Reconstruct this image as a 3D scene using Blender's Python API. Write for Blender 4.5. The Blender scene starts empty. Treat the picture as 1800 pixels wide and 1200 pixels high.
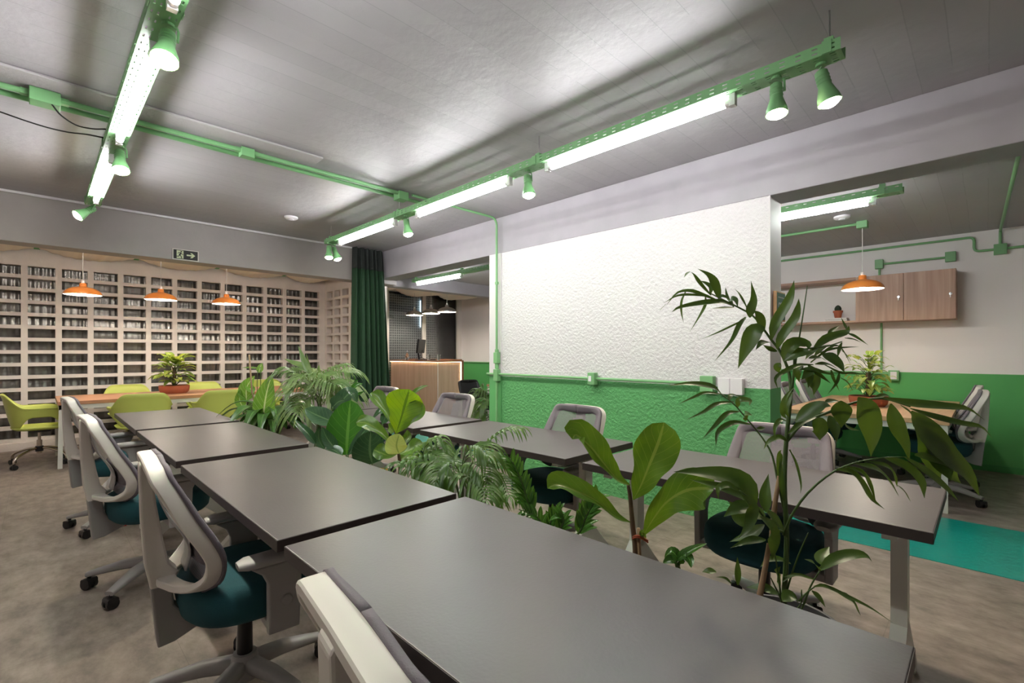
import bpy, math, random
from mathutils import Vector, Matrix, noise
random.seed(7)
PI = math.pi
V = Vector
SC = bpy.context.scene
COL = SC.collection
S2 = math.sqrt(2)
HC = 1.28                     # eye height of the camera

# ------------------------------------------------------------------ helpers
def lin(c):
    return tuple((x/255/12.92) if x/255 <= .04045 else ((x/255+.055)/1.055)**2.4 for x in c)

def P(u, v, d):
    """point of the room at depth d seen at photo position u, v"""
    t = (u-900)/835
    return V((d*(1+t)/S2, d*(1-t)/S2, HC+(620-v)/835*d))

def spline(pts, n):
    """Catmull-Rom through pts, n samples"""
    pts = [V(p) for p in pts]
    if len(pts) == 2:
        return [pts[0].lerp(pts[1], i/(n-1)) for i in range(n)]
    q = [pts[0]*2-pts[1]] + pts + [pts[-1]*2-pts[-2]]
    m = len(pts)-1
    out = []
    for i in range(n):
        s = i/(n-1)*m
        k = min(int(s), m-1); t = s-k
        a, b, c, d = q[k], q[k+1], q[k+2], q[k+3]
        out.append(.5*((2*b)+(c-a)*t+(2*a-5*b+4*c-d)*t*t+(3*b-a-3*c+d)*t*t*t))
    return out

class MB:
    def __init__(s):
        s.v = []; s.f = []; s.uv = {}
    def add(s, vs, fs, M=None):
        b = len(s.v)
        for p in vs:
            p = V(p)
            s.v.append(M @ p if M else p)
        for f in fs:
            s.f.append(tuple(b+i for i in f))
        return s
    def box(s, x0, x1, y0, y1, z0, z1, M=None):
        vs = [(x0,y0,z0),(x1,y0,z0),(x1,y1,z0),(x0,y1,z0),(x0,y0,z1),(x1,y0,z1),(x1,y1,z1),(x0,y1,z1)]
        return s.add(vs, [(0,3,2,1),(4,5,6,7),(0,1,5,4),(1,2,6,5),(2,3,7,6),(3,0,4,7)], M)
    def bar(s, a, b, w, h, up=(0,0,1)):
        a, b = V(a), V(b); t = (b-a).normalized(); u = V(up)
        x = t.cross(u).normalized(); z = x.cross(t)
        vs = []
        for p in (a, b):
            for i, j in ((-1,-1),(1,-1),(1,1),(-1,1)):
                vs.append(p+x*(i*w/2)+z*(j*h/2))
        return s.add(vs, [(0,1,2,3),(7,6,5,4),(0,4,5,1),(1,5,6,2),(2,6,7,3),(3,7,4,0)])
    def tube(s, path, r, n=8, cap=True):
        path = [V(p) for p in path]; m = len(path)
        rs = r if isinstance(r, (list, tuple)) else [r]*m
        T = [(path[min(i+1,m-1)]-path[max(i-1,0)]).normalized() for i in range(m)]
        ref = V((0,0,1)) if abs(T[0].z) < .9 else V((1,0,0))
        nrm = (ref - T[0]*ref.dot(T[0])).normalized()
        vs = []; fs = []
        for i in range(m):
            nrm = (nrm - T[i]*nrm.dot(T[i])).normalized()
            bi = T[i].cross(nrm)
            for k in range(n):
                a = 2*PI*k/n
                vs.append(path[i]+(nrm*math.cos(a)+bi*math.sin(a))*rs[i])
        for i in range(m-1):
            for k in range(n):
                k2 = (k+1) % n
                fs.append((i*n+k, i*n+k2, (i+1)*n+k2, (i+1)*n+k))
        if cap:
            fs.append(tuple(reversed(range(n)))); fs.append(tuple((m-1)*n+k for k in range(n)))
        return s.add(vs, fs)
    def cyl(s, a, b, r, n=16, r2=None):
        return s.tube([a, b], [r, r if r2 is None else r2], n)
    def lathe(s, prof, n=24, M=None):
        vs = []; fs = []
        m = len(prof)
        for r, z in prof:
            for k in range(n):
                a = 2*PI*k/n
                vs.append((r*math.cos(a), r*math.sin(a), z))
        for i in range(m-1):
            for k in range(n):
                k2 = (k+1) % n
                fs.append((i*n+k, i*n+k2, (i+1)*n+k2, (i+1)*n+k))
        if prof[0][0] > 1e-5: fs.append(tuple(reversed(range(n))))
        if prof[-1][0] > 1e-5: fs.append(tuple((m-1)*n+k for k in range(n)))
        return s.add(vs, fs, M)
    def open_lathe(s, prof, n=24, M=None):
        vs = []; fs = []; m = len(prof)
        for r, z in prof:
            for k in range(n):
                a = 2*PI*k/n
                vs.append((r*math.cos(a), r*math.sin(a), z))
        for i in range(m-1):
            for k in range(n):
                k2 = (k+1) % n
                fs.append((i*n+k, i*n+k2, (i+1)*n+k2, (i+1)*n+k))
        return s.add(vs, fs, M)
    def prism(s, poly, a, b, fn):
        """poly 2D; fn(p,q,h) -> 3D ; h from a to b"""
        n = len(poly)
        vs = [fn(p, q, a) for p, q in poly]+[fn(p, q, b) for p, q in poly]
        fs = [tuple(reversed(range(n))), tuple(range(n, 2*n))]
        for k in range(n):
            k2 = (k+1) % n
            fs.append((k, k2, n+k2, n+k))
        return s.add(vs, fs)
    def sweep(s, path, outs, w, h, n=10, closed=False, e=.6):
        """superellipse section: thickness h along outs[i], width w across"""
        path = [V(p) for p in path]; m = len(path)
        vs = []; fs = []
        for i in range(m):
            if closed: t = path[(i+1) % m]-path[i-1]
            else: t = path[min(i+1,m-1)]-path[max(i-1,0)]
            t.normalize()
            o = V(outs[i]); o = (o-t*o.dot(t)).normalized()
            x = t.cross(o)
            ww = w[i] if isinstance(w, (list, tuple)) else w
            hh = h[i] if isinstance(h, (list, tuple)) else h
            for k in range(n):
                a = 2*PI*(k+.5)/n; c, d = math.cos(a), math.sin(a)
                c = math.copysign(abs(c)**e, c); d = math.copysign(abs(d)**e, d)
                vs.append(path[i]+x*(c*ww/2)+o*(d*hh/2))
        for i in range(m if closed else m-1):
            for k in range(n):
                k2 = (k+1) % n; j = (i+1) % m
                fs.append((i*n+k, i*n+k2, j*n+k2, j*n+k))
        if not closed:
            fs.append(tuple(reversed(range(n)))); fs.append(tuple((m-1)*n+k for k in range(n)))
        return s.add(vs, fs)
    def grid(s, rows, uvs=False):
        """rows: list of equal-length point lists"""
        b = len(s.v); m = len(rows); n = len(rows[0])
        for i, r in enumerate(rows):
            for j, p in enumerate(r):
                if uvs: s.uv[len(s.v)] = (j/(n-1), i/(m-1))
                s.v.append(V(p))
        for i in range(m-1):
            for j in range(n-1):
                s.f.append((b+i*n+j, b+i*n+j+1, b+(i+1)*n+j+1, b+(i+1)*n+j))
        return s
    def build(s, name, mat, parent=None, origin=None, smooth=False, bevel=0, solid=0, sub=0, angle=None):
        me = bpy.data.meshes.new(name)
        o0 = V(origin) if origin is not None else V((0,0,0))
        me.from_pydata([tuple(p-o0) for p in s.v], [], s.f)
        if s.uv:
            uvl = me.uv_layers.new(name='UVMap')
            for lp in me.loops:
                uvl.data[lp.index].uv = s.uv.get(lp.vertex_index, (0, 0))
        me.materials.append(mat)
        if smooth:
            me.polygons.foreach_set('use_smooth', [True]*len(me.polygons))
        me.update()
        o = bpy.data.objects.new(name, me)
        COL.objects.link(o)
        if parent is not None: o.parent = parent
        if solid:
            md = o.modifiers.new('Solidify', 'SOLIDIFY'); md.thickness = solid; md.offset = 0
        if bevel:
            md = o.modifiers.new('Bevel', 'BEVEL'); md.width = bevel; md.segments = 2; md.limit_method = 'ANGLE'
        if sub:
            md = o.modifiers.new('Subsurf', 'SUBSURF'); md.levels = sub; md.render_levels = sub
        if smooth and angle:
            try: me.set_sharp_from_angle(angle=math.radians(angle))
            except Exception: pass
        return o

def tag(o, label=None, cat=None, group=None, kind=None):
    if label: o['label'] = label
    if cat: o['category'] = cat
    if group: o['group'] = group
    if kind: o['kind'] = kind
    return o
def thing(name, loc, label, cat, group=None, rz=0):
    o = bpy.data.objects.new(name, None); COL.objects.link(o)
    o.empty_display_size = .1
    o.location = loc; o.rotation_euler = (0, 0, rz)
    return tag(o, label, cat, group)
def struct(mb, name, mat, **k):
    return tag(mb.build(name, mat, **k), kind='structure')
def copy_tree(o, parent=None):
    c = o.copy(); COL.objects.link(c)
    if parent is not None: c.parent = parent
    for ch in list(o.children):
        copy_tree(ch, c)
    return c

# ------------------------------------------------------------------ materials
def new_mat(name):
    m = bpy.data.materials.new(name); m.use_nodes = True
    nt = m.node_tree; b = nt.nodes['Principled BSDF']
    return m, nt, b
def N(nt, t, **k):
    n = nt.nodes.new(t)
    for a, v in k.items(): setattr(n, a, v)
    return n
def mat(name, c, rough=.5, metal=0, bump=0, bscale=80, var=0, vscale=6, spec=.5, stretch=None):
    m, nt, b = new_mat(name)
    c = lin(c)
    b.inputs['Base Color'].default_value = (*c, 1)
    b.inputs['Roughness'].default_value = rough
    b.inputs['Metallic'].default_value = metal
    b.inputs['Specular IOR Level'].default_value = spec
    if bump or var:
        tc = N(nt, 'ShaderNodeTexCoord'); src = tc.outputs['Object']
        if stretch:
            mp = N(nt, 'ShaderNodeMapping'); mp.inputs['Scale'].default_value = stretch
            nt.links.new(src, mp.inputs['Vector']); src = mp.outputs['Vector']
    if var:
        nz = N(nt, 'ShaderNodeTexNoise'); nz.inputs['Scale'].default_value = vscale; nz.inputs['Detail'].default_value = 5
        nt.links.new(src, nz.inputs['Vector'])
        r = N(nt, 'ShaderNodeValToRGB')
        r.color_ramp.elements[0].position = .3; r.color_ramp.elements[1].position = .7
        r.color_ramp.elements[0].color = (*[x*(1-var) for x in c], 1)
        r.color_ramp.elements[1].color = (*[min(1, x*(1+var)) for x in c], 1)
        nt.links.new(nz.outputs['Fac'], r.inputs['Fac']); nt.links.new(r.outputs['Color'], b.inputs['Base Color'])
    if bump:
        nz = N(nt, 'ShaderNodeTexNoise'); nz.inputs['Scale'].default_value = bscale; nz.inputs['Detail'].default_value = 4
        nt.links.new(src, nz.inputs['Vector'])
        bp = N(nt, 'ShaderNodeBump'); bp.inputs['Strength'].default_value = bump; bp.inputs['Distance'].default_value = .01
        nt.links.new(nz.outputs['Fac'], bp.inputs['Height']); nt.links.new(bp.outputs['Normal'], b.inputs['Normal'])
    return m
def emis(name, c, strength):
    m, nt, b = new_mat(name)
    b.inputs['Base Color'].default_value = (.8, .8, .8, 1)
    b.inputs['Emission Color'].default_value = (*c, 1)
    b.inputs['Emission Strength'].default_value = strength
    return m
def wood(name, c1, c2, axis='x', rough=.45, scale=1.0):
    m, nt, b = new_mat(name)
    tc = N(nt, 'ShaderNodeTexCoord'); mp = N(nt, 'ShaderNodeMapping')
    sc = {'x': (1.2, 22, 22), 'y': (22, 1.2, 22), 'z': (22, 22, 1.2)}[axis]
    mp.inputs['Scale'].default_value = tuple(x*scale for x in sc)
    nt.links.new(tc.outputs['Object'], mp.inputs['Vector'])
    nz = N(nt, 'ShaderNodeTexNoise'); nz.inputs['Scale'].default_value = 1.0; nz.inputs['Detail'].default_value = 6
    nz.inputs['Distortion'].default_value = .6
    nt.links.new(mp.outputs['Vector'], nz.inputs['Vector'])
    r = N(nt, 'ShaderNodeValToRGB'); e = r.color_ramp.elements
    e[0].position = .3; e[1].position = .72; e[0].color = (*lin(c1), 1); e[1].color = (*lin(c2), 1)
    nt.links.new(nz.outputs['Fac'], r.inputs['Fac']); nt.links.new(r.outputs['Color'], b.inputs['Base Color'])
    b.inputs['Roughness'].default_value = rough
    return m
def two_tone(name, low, high, z, rough=.6, bump=0, bscale=60):
    """paint with a colour change at height z"""
    m, nt, b = new_mat(name)
    g = N(nt, 'ShaderNodeNewGeometry'); sx = N(nt, 'ShaderNodeSeparateXYZ')
    nt.links.new(g.outputs['Position'], sx.inputs['Vector'])
    gt = N(nt, 'ShaderNodeMath', operation='GREATER_THAN'); gt.inputs[1].default_value = z
    nt.links.new(sx.outputs['Z'], gt.inputs[0])
    mx = N(nt, 'ShaderNodeMix', data_type='RGBA')
    mx.inputs[6].default_value = (*lin(low), 1); mx.inputs[7].default_value = (*lin(high), 1)
    nt.links.new(gt.outputs[0], mx.inputs[0]); nt.links.new(mx.outputs[2], b.inputs['Base Color'])
    b.inputs['Roughness'].default_value = rough
    if bump:
        tc = N(nt, 'ShaderNodeTexCoord')
        nz = N(nt, 'ShaderNodeTexNoise'); nz.inputs['Scale'].default_value = bscale; nz.inputs['Detail'].default_value = 5
        nt.links.new(tc.outputs['Object'], nz.inputs['Vector'])
        bp = N(nt, 'ShaderNodeBump'); bp.inputs['Strength'].default_value = bump; bp.inputs['Distance'].default_value = .012
        nt.links.new(nz.outputs['Fac'], bp.inputs['Height']); nt.links.new(bp.outputs['Normal'], b.inputs['Normal'])
    return m
def leaf_mat(name, c, c2=None, rib=None, rough=.38, trans=.3, veins=True, tcol=None):
    m, nt, b = new_mat(name)
    c2 = c2 or tuple(int(x*.72) for x in c); rib = rib or tuple(min(255, int(x*1.35+20)) for x in c)
    tc = N(nt, 'ShaderNodeTexCoord')
    nz = N(nt, 'ShaderNodeTexNoise'); nz.inputs['Scale'].default_value = 7; nz.inputs['Detail'].default_value = 3
    nt.links.new(tc.outputs['Object'], nz.inputs['Vector'])
    r = N(nt, 'ShaderNodeValToRGB'); e = r.color_ramp.elements
    e[0].position = .35; e[1].position = .65; e[0].color = (*lin(c2), 1); e[1].color = (*lin(c), 1)
    nt.links.new(nz.outputs['Fac'], r.inputs['Fac'])
    col = r.outputs['Color']
    if veins:
        sx = N(nt, 'ShaderNodeSeparateXYZ'); nt.links.new(tc.outputs['UV'], sx.inputs['Vector'])
        s1 = N(nt, 'ShaderNodeMath', operation='SUBTRACT'); s1.inputs[1].default_value = .5
        nt.links.new(sx.outputs['X'], s1.inputs[0])
        ab = N(nt, 'ShaderNodeMath', operation='ABSOLUTE'); nt.links.new(s1.outputs[0], ab.inputs[0])
        lt = N(nt, 'ShaderNodeMath', operation='LESS_THAN'); lt.inputs[1].default_value = .035
        nt.links.new(ab.outputs[0], lt.inputs[0])
        # side veins
        ml = N(nt, 'ShaderNodeMath', operation='MULTIPLY_ADD'); ml.inputs[1].default_value = -.55
        nt.links.new(ab.outputs[0], ml.inputs[0]); nt.links.new(sx.outputs['Y'], ml.inputs[2])
        m2 = N(nt, 'ShaderNodeMath', operation='MULTIPLY'); m2.inputs[1].default_value = 8.5
        nt.links.new(ml.outputs[0], m2.inputs[0])
        fr = N(nt, 'ShaderNodeMath', operation='FRACT'); nt.links.new(m2.outputs[0], fr.inputs[0])
        l2 = N(nt, 'ShaderNodeMath', operation='LESS_THAN'); l2.inputs[1].default_value = .09
        nt.links.new(fr.outputs[0], l2.inputs[0])
        h = N(nt, 'ShaderNodeMath', operation='MULTIPLY'); h.inputs[1].default_value = .45
        nt.links.new(l2.outputs[0], h.inputs[0])
        mxm = N(nt, 'ShaderNodeMath', operation='MAXIMUM')
        nt.links.new(lt.outputs[0], mxm.inputs[0]); nt.links.new(h.outputs[0], mxm.inputs[1])
        sc = N(nt, 'ShaderNodeMath', operation='MULTIPLY'); sc.inputs[1].default_value = .75
        nt.links.new(mxm.outputs[0], sc.inputs[0])
        mx = N(nt, 'ShaderNodeMix', data_type='RGBA'); mx.inputs[7].default_value = (*lin(rib), 1)
        nt.links.new(sc.outputs[0], mx.inputs[0]); nt.links.new(col, mx.inputs[6]); col = mx.outputs[2]
    nt.links.new(col, b.inputs['Base Color'])
    b.inputs['Roughness'].default_value = rough
    tr = N(nt, 'ShaderNodeBsdfTranslucent')
    hs = N(nt, 'ShaderNodeHueSaturation'); hs.inputs['Hue'].default_value = .47; hs.inputs['Saturation'].default_value = 1.1; hs.inputs['Value'].default_value = 1.8
    nt.links.new(col, hs.inputs['Color']); nt.links.new(hs.outputs['Color'], tr.inputs['Color'])
    ms = N(nt, 'ShaderNodeMixShader'); ms.inputs[0].default_value = trans
    out = nt.nodes['Material Output']
    nt.links.new(b.outputs[0], ms.inputs[1]); nt.links.new(tr.outputs[0], ms.inputs[2])
    nt.links.new(ms.outputs[0], out.inputs['Surface'])
    return m
def mesh_fabric(name, c, k=1050, thr=.12):
    m, nt, b = new_mat(name)
    b.inputs['Base Color'].default_value = (*lin(c), 1); b.inputs['Roughness'].default_value = .6
    tc = N(nt, 'ShaderNodeTexCoord'); sx = N(nt, 'ShaderNodeSeparateXYZ'); nt.links.new(tc.outputs['Object'], sx.inputs['Vector'])
    sn = []
    for ax in ('Y', 'Z'):
        mu = N(nt, 'ShaderNodeMath', operation='MULTIPLY'); mu.inputs[1].default_value = k
        nt.links.new(sx.outputs[ax], mu.inputs[0])
        si = N(nt, 'ShaderNodeMath', operation='SINE'); nt.links.new(mu.outputs[0], si.inputs[0]); sn.append(si)
    pr = N(nt, 'ShaderNodeMath', operation='MULTIPLY')
    nt.links.new(sn[0].outputs[0], pr.inputs[0]); nt.links.new(sn[1].outputs[0], pr.inputs[1])
    gt = N(nt, 'ShaderNodeMath', operation='GREATER_THAN'); gt.inputs[1].default_value = thr
    nt.links.new(pr.outputs[0], gt.inputs[0])
    tr = N(nt, 'ShaderNodeBsdfTransparent'); ms = N(nt, 'ShaderNodeMixShader')
    nt.links.new(gt.outputs[0], ms.inputs[0]); nt.links.new(b.outputs[0], ms.inputs[1]); nt.links.new(tr.outputs[0], ms.inputs[2])
    nt.links.new(ms.outputs[0], nt.nodes['Material Output'].inputs['Surface'])
    return m

def ceiling_mat(name, c):
    m, nt, b = new_mat(name)
    g = N(nt, 'ShaderNodeNewGeometry'); sx = N(nt, 'ShaderNodeSeparateXYZ'); nt.links.new(g.outputs['Position'], sx.inputs['Vector'])
    ds = N(nt, 'ShaderNodeTexNoise'); ds.inputs['Scale'].default_value = 1.5; nt.links.new(g.outputs['Position'], ds.inputs['Vector'])
    ad = N(nt, 'ShaderNodeMath', operation='MULTIPLY_ADD'); ad.inputs[1].default_value = .02
    nt.links.new(ds.outputs['Fac'], ad.inputs[0]); nt.links.new(sx.outputs['Y'], ad.inputs[2])
    dv = N(nt, 'ShaderNodeMath', operation='DIVIDE'); dv.inputs[1].default_value = .135; nt.links.new(ad.outputs[0], dv.inputs[0])
    fr = N(nt, 'ShaderNodeMath', operation='FRACT'); nt.links.new(dv.outputs[0], fr.inputs[0])
    fl = N(nt, 'ShaderNodeMath', operation='FLOOR'); nt.links.new(dv.outputs[0], fl.inputs[0])
    wn = N(nt, 'ShaderNodeTexWhiteNoise', noise_dimensions='1D'); nt.links.new(fl.outputs[0], wn.inputs['W'])
    lt = N(nt, 'ShaderNodeMath', operation='LESS_THAN'); lt.inputs[1].default_value = .035; nt.links.new(fr.outputs[0], lt.inputs[0])
    # joints fade in and out along the board
    cx = N(nt, 'ShaderNodeCombineXYZ'); nt.links.new(sx.outputs['X'], cx.inputs['X']); 
    f8 = N(nt, 'ShaderNodeMath', operation='MULTIPLY'); f8.inputs[1].default_value = 3.7; nt.links.new(fl.outputs[0], f8.inputs[0])
    nt.links.new(f8.outputs[0], cx.inputs['Y'])
    n2 = N(nt, 'ShaderNodeTexNoise'); n2.inputs['Scale'].default_value = 1.3; n2.inputs['Detail'].default_value = 4; nt.links.new(cx.outputs[0], n2.inputs['Vector'])
    gt = N(nt, 'ShaderNodeMath', operation='GREATER_THAN'); gt.inputs[1].default_value = .44; nt.links.new(n2.outputs['Fac'], gt.inputs[0])
    jm = N(nt, 'ShaderNodeMath', operation='MULTIPLY'); nt.links.new(lt.outputs[0], jm.inputs[0]); nt.links.new(gt.outputs[0], jm.inputs[1])
    n3 = N(nt, 'ShaderNodeTexNoise'); n3.inputs['Scale'].default_value = 3; n3.inputs['Detail'].default_value = 6; nt.links.new(g.outputs['Position'], n3.inputs['Vector'])
    # value = 0.93 + .06*white + .1*(noise-.5) - .35*joint
    a1 = N(nt, 'ShaderNodeMath', operation='MULTIPLY_ADD'); a1.inputs[1].default_value = .07; a1.inputs[2].default_value = .91; nt.links.new(wn.outputs['Value'], a1.inputs[0])
    a2 = N(nt, 'ShaderNodeMath', operation='MULTIPLY_ADD'); a2.inputs[1].default_value = .12; nt.links.new(n3.outputs['Fac'], a2.inputs[0]); nt.links.new(a1.outputs[0], a2.inputs[2])
    a3 = N(nt, 'ShaderNodeMath', operation='MULTIPLY_ADD'); a3.inputs[1].default_value = -.15; nt.links.new(jm.outputs[0], a3.inputs[0]); nt.links.new(a2.outputs[0], a3.inputs[2])
    hs = N(nt, 'ShaderNodeHueSaturation'); hs.inputs['Color'].default_value = (*lin(c), 1); nt.links.new(a3.outputs[0], hs.inputs['Value'])
    nt.links.new(hs.outputs['Color'], b.inputs['Base Color'])
    b.inputs['Roughness'].default_value = .5
    bm = N(nt, 'ShaderNodeMath', operation='MULTIPLY_ADD'); bm.inputs[1].default_value = -.8
    nt.links.new(jm.outputs[0], bm.inputs[0])
    w3 = N(nt, 'ShaderNodeMath', operation='MULTIPLY_ADD'); w3.inputs[1].default_value = .35; nt.links.new(wn.outputs['Value'], w3.inputs[0])
    n4 = N(nt, 'ShaderNodeTexNoise'); n4.inputs['Scale'].default_value = 14; n4.inputs['Detail'].default_value = 5; nt.links.new(g.outputs['Position'], n4.inputs['Vector'])
    nt.links.new(n4.outputs['Fac'], w3.inputs[2]); nt.links.new(w3.outputs[0], bm.inputs[2])
    bp = N(nt, 'ShaderNodeBump'); bp.inputs['Strength'].default_value = .5; bp.inputs['Distance'].default_value = .008
    nt.links.new(bm.outputs[0], bp.inputs['Height']); nt.links.new(bp.outputs['Normal'], b.inputs['Normal'])
    return m

def floor_mat():
    m, nt, b = new_mat('vinyl_floor')
    g = N(nt, 'ShaderNodeNewGeometry')
    mp = N(nt, 'ShaderNodeMapping'); mp.inputs['Scale'].default_value = (6.5, 3.6, 1); nt.links.new(g.outputs['Position'], mp.inputs['Vector'])
    n1 = N(nt, 'ShaderNodeTexNoise'); n1.inputs['Scale'].default_value = 1.6; n1.inputs['Detail'].default_value = 9; n1.inputs['Roughness'].default_value = .68
    nt.links.new(mp.outputs['Vector'], n1.inputs['Vector'])
    r = N(nt, 'ShaderNodeValToRGB'); e = r.color_ramp.elements
    e[0].position = .33; e[0].color = (*lin((106, 96, 89)), 1); e[1].position = .7; e[1].color = (*lin((156, 142, 132)), 1)
    nt.links.new(n1.outputs['Fac'], r.inputs['Fac'])
    # planks .92 x .92 joints
    sx = N(nt, 'ShaderNodeSeparateXYZ'); nt.links.new(g.outputs['Position'], sx.inputs['Vector'])
    js = []
    for ax, sz, off in (('X', .62, .1), ('Y', .62, .21)):
        a = N(nt, 'ShaderNodeMath', operation='ADD'); a.inputs[1].default_value = 10+off; nt.links.new(sx.outputs[ax], a.inputs[0])
        d = N(nt, 'ShaderNodeMath', operation='DIVIDE'); d.inputs[1].default_value = sz; nt.links.new(a.outputs[0], d.inputs[0])
        f = N(nt, 'ShaderNodeMath', operation='FRACT'); nt.links.new(d.outputs[0], f.inputs[0])
        l = N(nt, 'ShaderNodeMath', operation='LESS_THAN'); l.inputs[1].default_value = .005; nt.links.new(f.outputs[0], l.inputs[0]); js.append(l)
    mxx = N(nt, 'ShaderNodeMath', operation='MAXIMUM'); nt.links.new(js[0].outputs[0], mxx.inputs[0]); nt.links.new(js[1].outputs[0], mxx.inputs[1])
    sc = N(nt, 'ShaderNodeMath', operation='MULTIPLY'); sc.inputs[1].default_value = .3; nt.links.new(mxx.outputs[0], sc.inputs[0])
    mx = N(nt, 'ShaderNodeMix', data_type='RGBA'); mx.inputs[7].default_value = (*lin((70, 62, 58)), 1)
    nt.links.new(sc.outputs[0], mx.inputs[0]); nt.links.new(r.outputs['Color'], mx.inputs[6]); nt.links.new(mx.outputs[2], b.inputs['Base Color'])
    b.inputs['Roughness'].default_value = .52
    bp = N(nt, 'ShaderNodeBump'); bp.inputs['Strength'].default_value = .15; bp.inputs['Distance'].default_value = .003
    nt.links.new(n1.outputs['Fac'], bp.inputs['Height']); nt.links.new(bp.outputs['Normal'], b.inputs['Normal'])
    return m

GREEN_PAINT = (96, 168, 104)
M_ceil = ceiling_mat('board_formed_ceiling', (172, 169, 172))
M_floor = floor_mat()
M_beam = mat('grey_beam_paint', (168, 164, 170), .6, bump=.12, bscale=30, var=.04)
M_leftbeam = mat('grey_beam_paint_dark', (172, 166, 164), .6, bump=.12, bscale=30, var=.04)
M_white = mat('white_wall_paint', (232, 226, 222), .6, bump=.05, bscale=60)
M_block = mat('painted_breeze_block', (226, 217, 211), .65, bump=.15, bscale=60, var=.04)
M_partition = two_tone('two_tone_smooth', GREEN_PAINT, (224, 220, 221), 1.025)
M_stucco = two_tone('two_tone_stucco', GREEN_PAINT, (226, 222, 224), 1.025, rough=.65, bump=.7, bscale=95)
M_twotone = two_tone('two_tone_back_wall', (88, 172, 94), (244, 238, 236), 1.05, bump=.05)
M_green = mat('green_enamel', (128, 182, 126), .42)
M_greenwall = mat('green_wall_paint', (74, 156, 84), .55)
M_teal = mat('teal_rubber', (0, 146, 134), .3, bump=.4, bscale=28, var=.08, vscale=4)
M_desk = mat('charcoal_laminate', (82, 76, 78), .36, var=.05, vscale=5, bump=.04, bscale=120)
M_deskedge = mat('dark_edge_band', (60, 52, 50), .45)
M_steel_w = mat('white_powder_coat', (214, 212, 204), .45)
M_frame_w = mat('white_nylon_frame', (218, 212, 204), .42)
M_gray = mat('light_grey_nylon', (160, 157, 155), .45)
M_gray_d = mat('mid_grey_nylon', (142, 140, 138), .5)
M_black = mat('black_plastic', (22, 22, 23), .4)
M_blackm = mat('black_steel', (14, 14, 15), .3)
M_teal_f = mat('teal_upholstery', (16, 72, 80), .85, bump=.25, bscale=500, var=.08, vscale=10)
M_meshf = mesh_fabric('grey_mesh_fabric', (112, 105, 112), thr=.28)
M_meshs = mat('solid_grey_fabric', (112, 105, 112), .7, bump=.2, bscale=400)
M_lumbar = mat('lumbar_plastic', (196, 194, 192), .3)
M_lime = mat('lime_plastic', (198, 208, 104), .4)
M_chrome = mat('chrome', (200, 190, 178), .18, 1)
M_tablewood = wood('table_wood', (172, 122, 90), (200, 150, 114), 'x')
M_tableply = wood('pale_table_wood', (196, 152, 112), (216, 176, 138), 'x')
M_cabwood = wood('cabinet_wood', (164, 126, 106), (200, 162, 140), 'z', .45)
M_shelfwood = wood('shelf_wood', (166, 130, 110), (200, 162, 140), 'y', .45)
M_counter = wood('counter_wood', (196, 162, 134), (218, 188, 162), 'z', .5, .7)
M_countertop = wood('counter_top_wood', (128, 84, 58), (156, 106, 74), 'y', .4)
M_terra = mat('terracotta', (178, 98, 68), .75, var=.08, bump=.1)
M_potgrey = mat('dark_grey_planter', (84, 84, 86), .6)
M_soil = mat('dark_soil', (48, 36, 28), .95, bump=.8, bscale=60, var=.3, vscale=30)
M_orange = mat('orange_enamel', (232, 138, 62), .28)
M_whitein = mat('white_enamel', (245, 240, 230), .4)
M_alu = mat('brushed_aluminium', (190, 188, 190), .3, 1)
M_cord = mat('white_cord', (210, 206, 200), .5)
M_cable = mat('black_cable', (20, 19, 19), .5)
M_curtain = mat('dark_green_curtain', (34, 66, 43), .85, bump=.1, bscale=300)
M_curtaintop = mat('sheer_heading_fabric', (46, 52, 50), .85)
M_cream = mat('cream_fabric', (238, 226, 212), .85)
M_plate = mat('white_switch_plate', (236, 232, 236), .35)
M_signblack = mat('sign_black', (28, 28, 30), .4)
M_signglow = mat('photoluminescent', (214, 222, 184), .5)
M_signframe = mat('sign_frame', (222, 220, 210), .4)
M_stem = mat('plant_stem', (70, 96, 44), .5, var=.15, vscale=20)
M_cane = mat('dry_cane', (150, 122, 92), .7, var=.15, vscale=15)
M_bark = mat('brown_bark', (96, 78, 56), .8, var=.2, vscale=25)
M_tie = mat('orange_tie', (176, 84, 52), .7)
M_palm = leaf_mat('palm_leaf', (86, 122, 48), (54, 90, 36), rough=.36, trans=.28, veins=False)
M_palm_dark = leaf_mat('dark_palm_leaf', (76, 104, 42), (54, 80, 32), rough=.36, trans=.25, veins=False)
M_fiddle = leaf_mat('fiddle_leaf', (94, 132, 46), (70, 108, 38), rib=(128, 150, 72), rough=.28, trans=.2)
M_fiddle_y = leaf_mat('young_fiddle_leaf', (196, 208, 124), (172, 192, 98), rib=(130, 158, 70), rough=.35, trans=.35)
M_rubber = leaf_mat('broad_green_leaf', (52, 112, 36), (42, 98, 32), rib=(94, 150, 62), rough=.25, trans=.3)
M_gloss = leaf_mat('glossy_dark_leaf', (62, 96, 62), (46, 78, 50), rib=(96, 128, 84), rough=.2, trans=.12)
M_lily = leaf_mat('lily_leaf', (112, 158, 62), (88, 136, 52), rib=(206, 216, 160), rough=.35, trans=.3)
M_zz = leaf_mat('zz_leaf', (74, 120, 48), (54, 96, 38), rough=.2, trans=.18)
M_pothos = leaf_mat('variegated_pothos_leaf', (164, 180, 88), (96, 142, 52), rib=(206, 210, 150), rough=.35, trans=.3)
M_cactus = mat('cactus_green', (44, 62, 46), .8, bump=.4, bscale=80)
M_paper = mat('book_paper', (225, 220, 214), .6)
M_glassware = None

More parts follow.
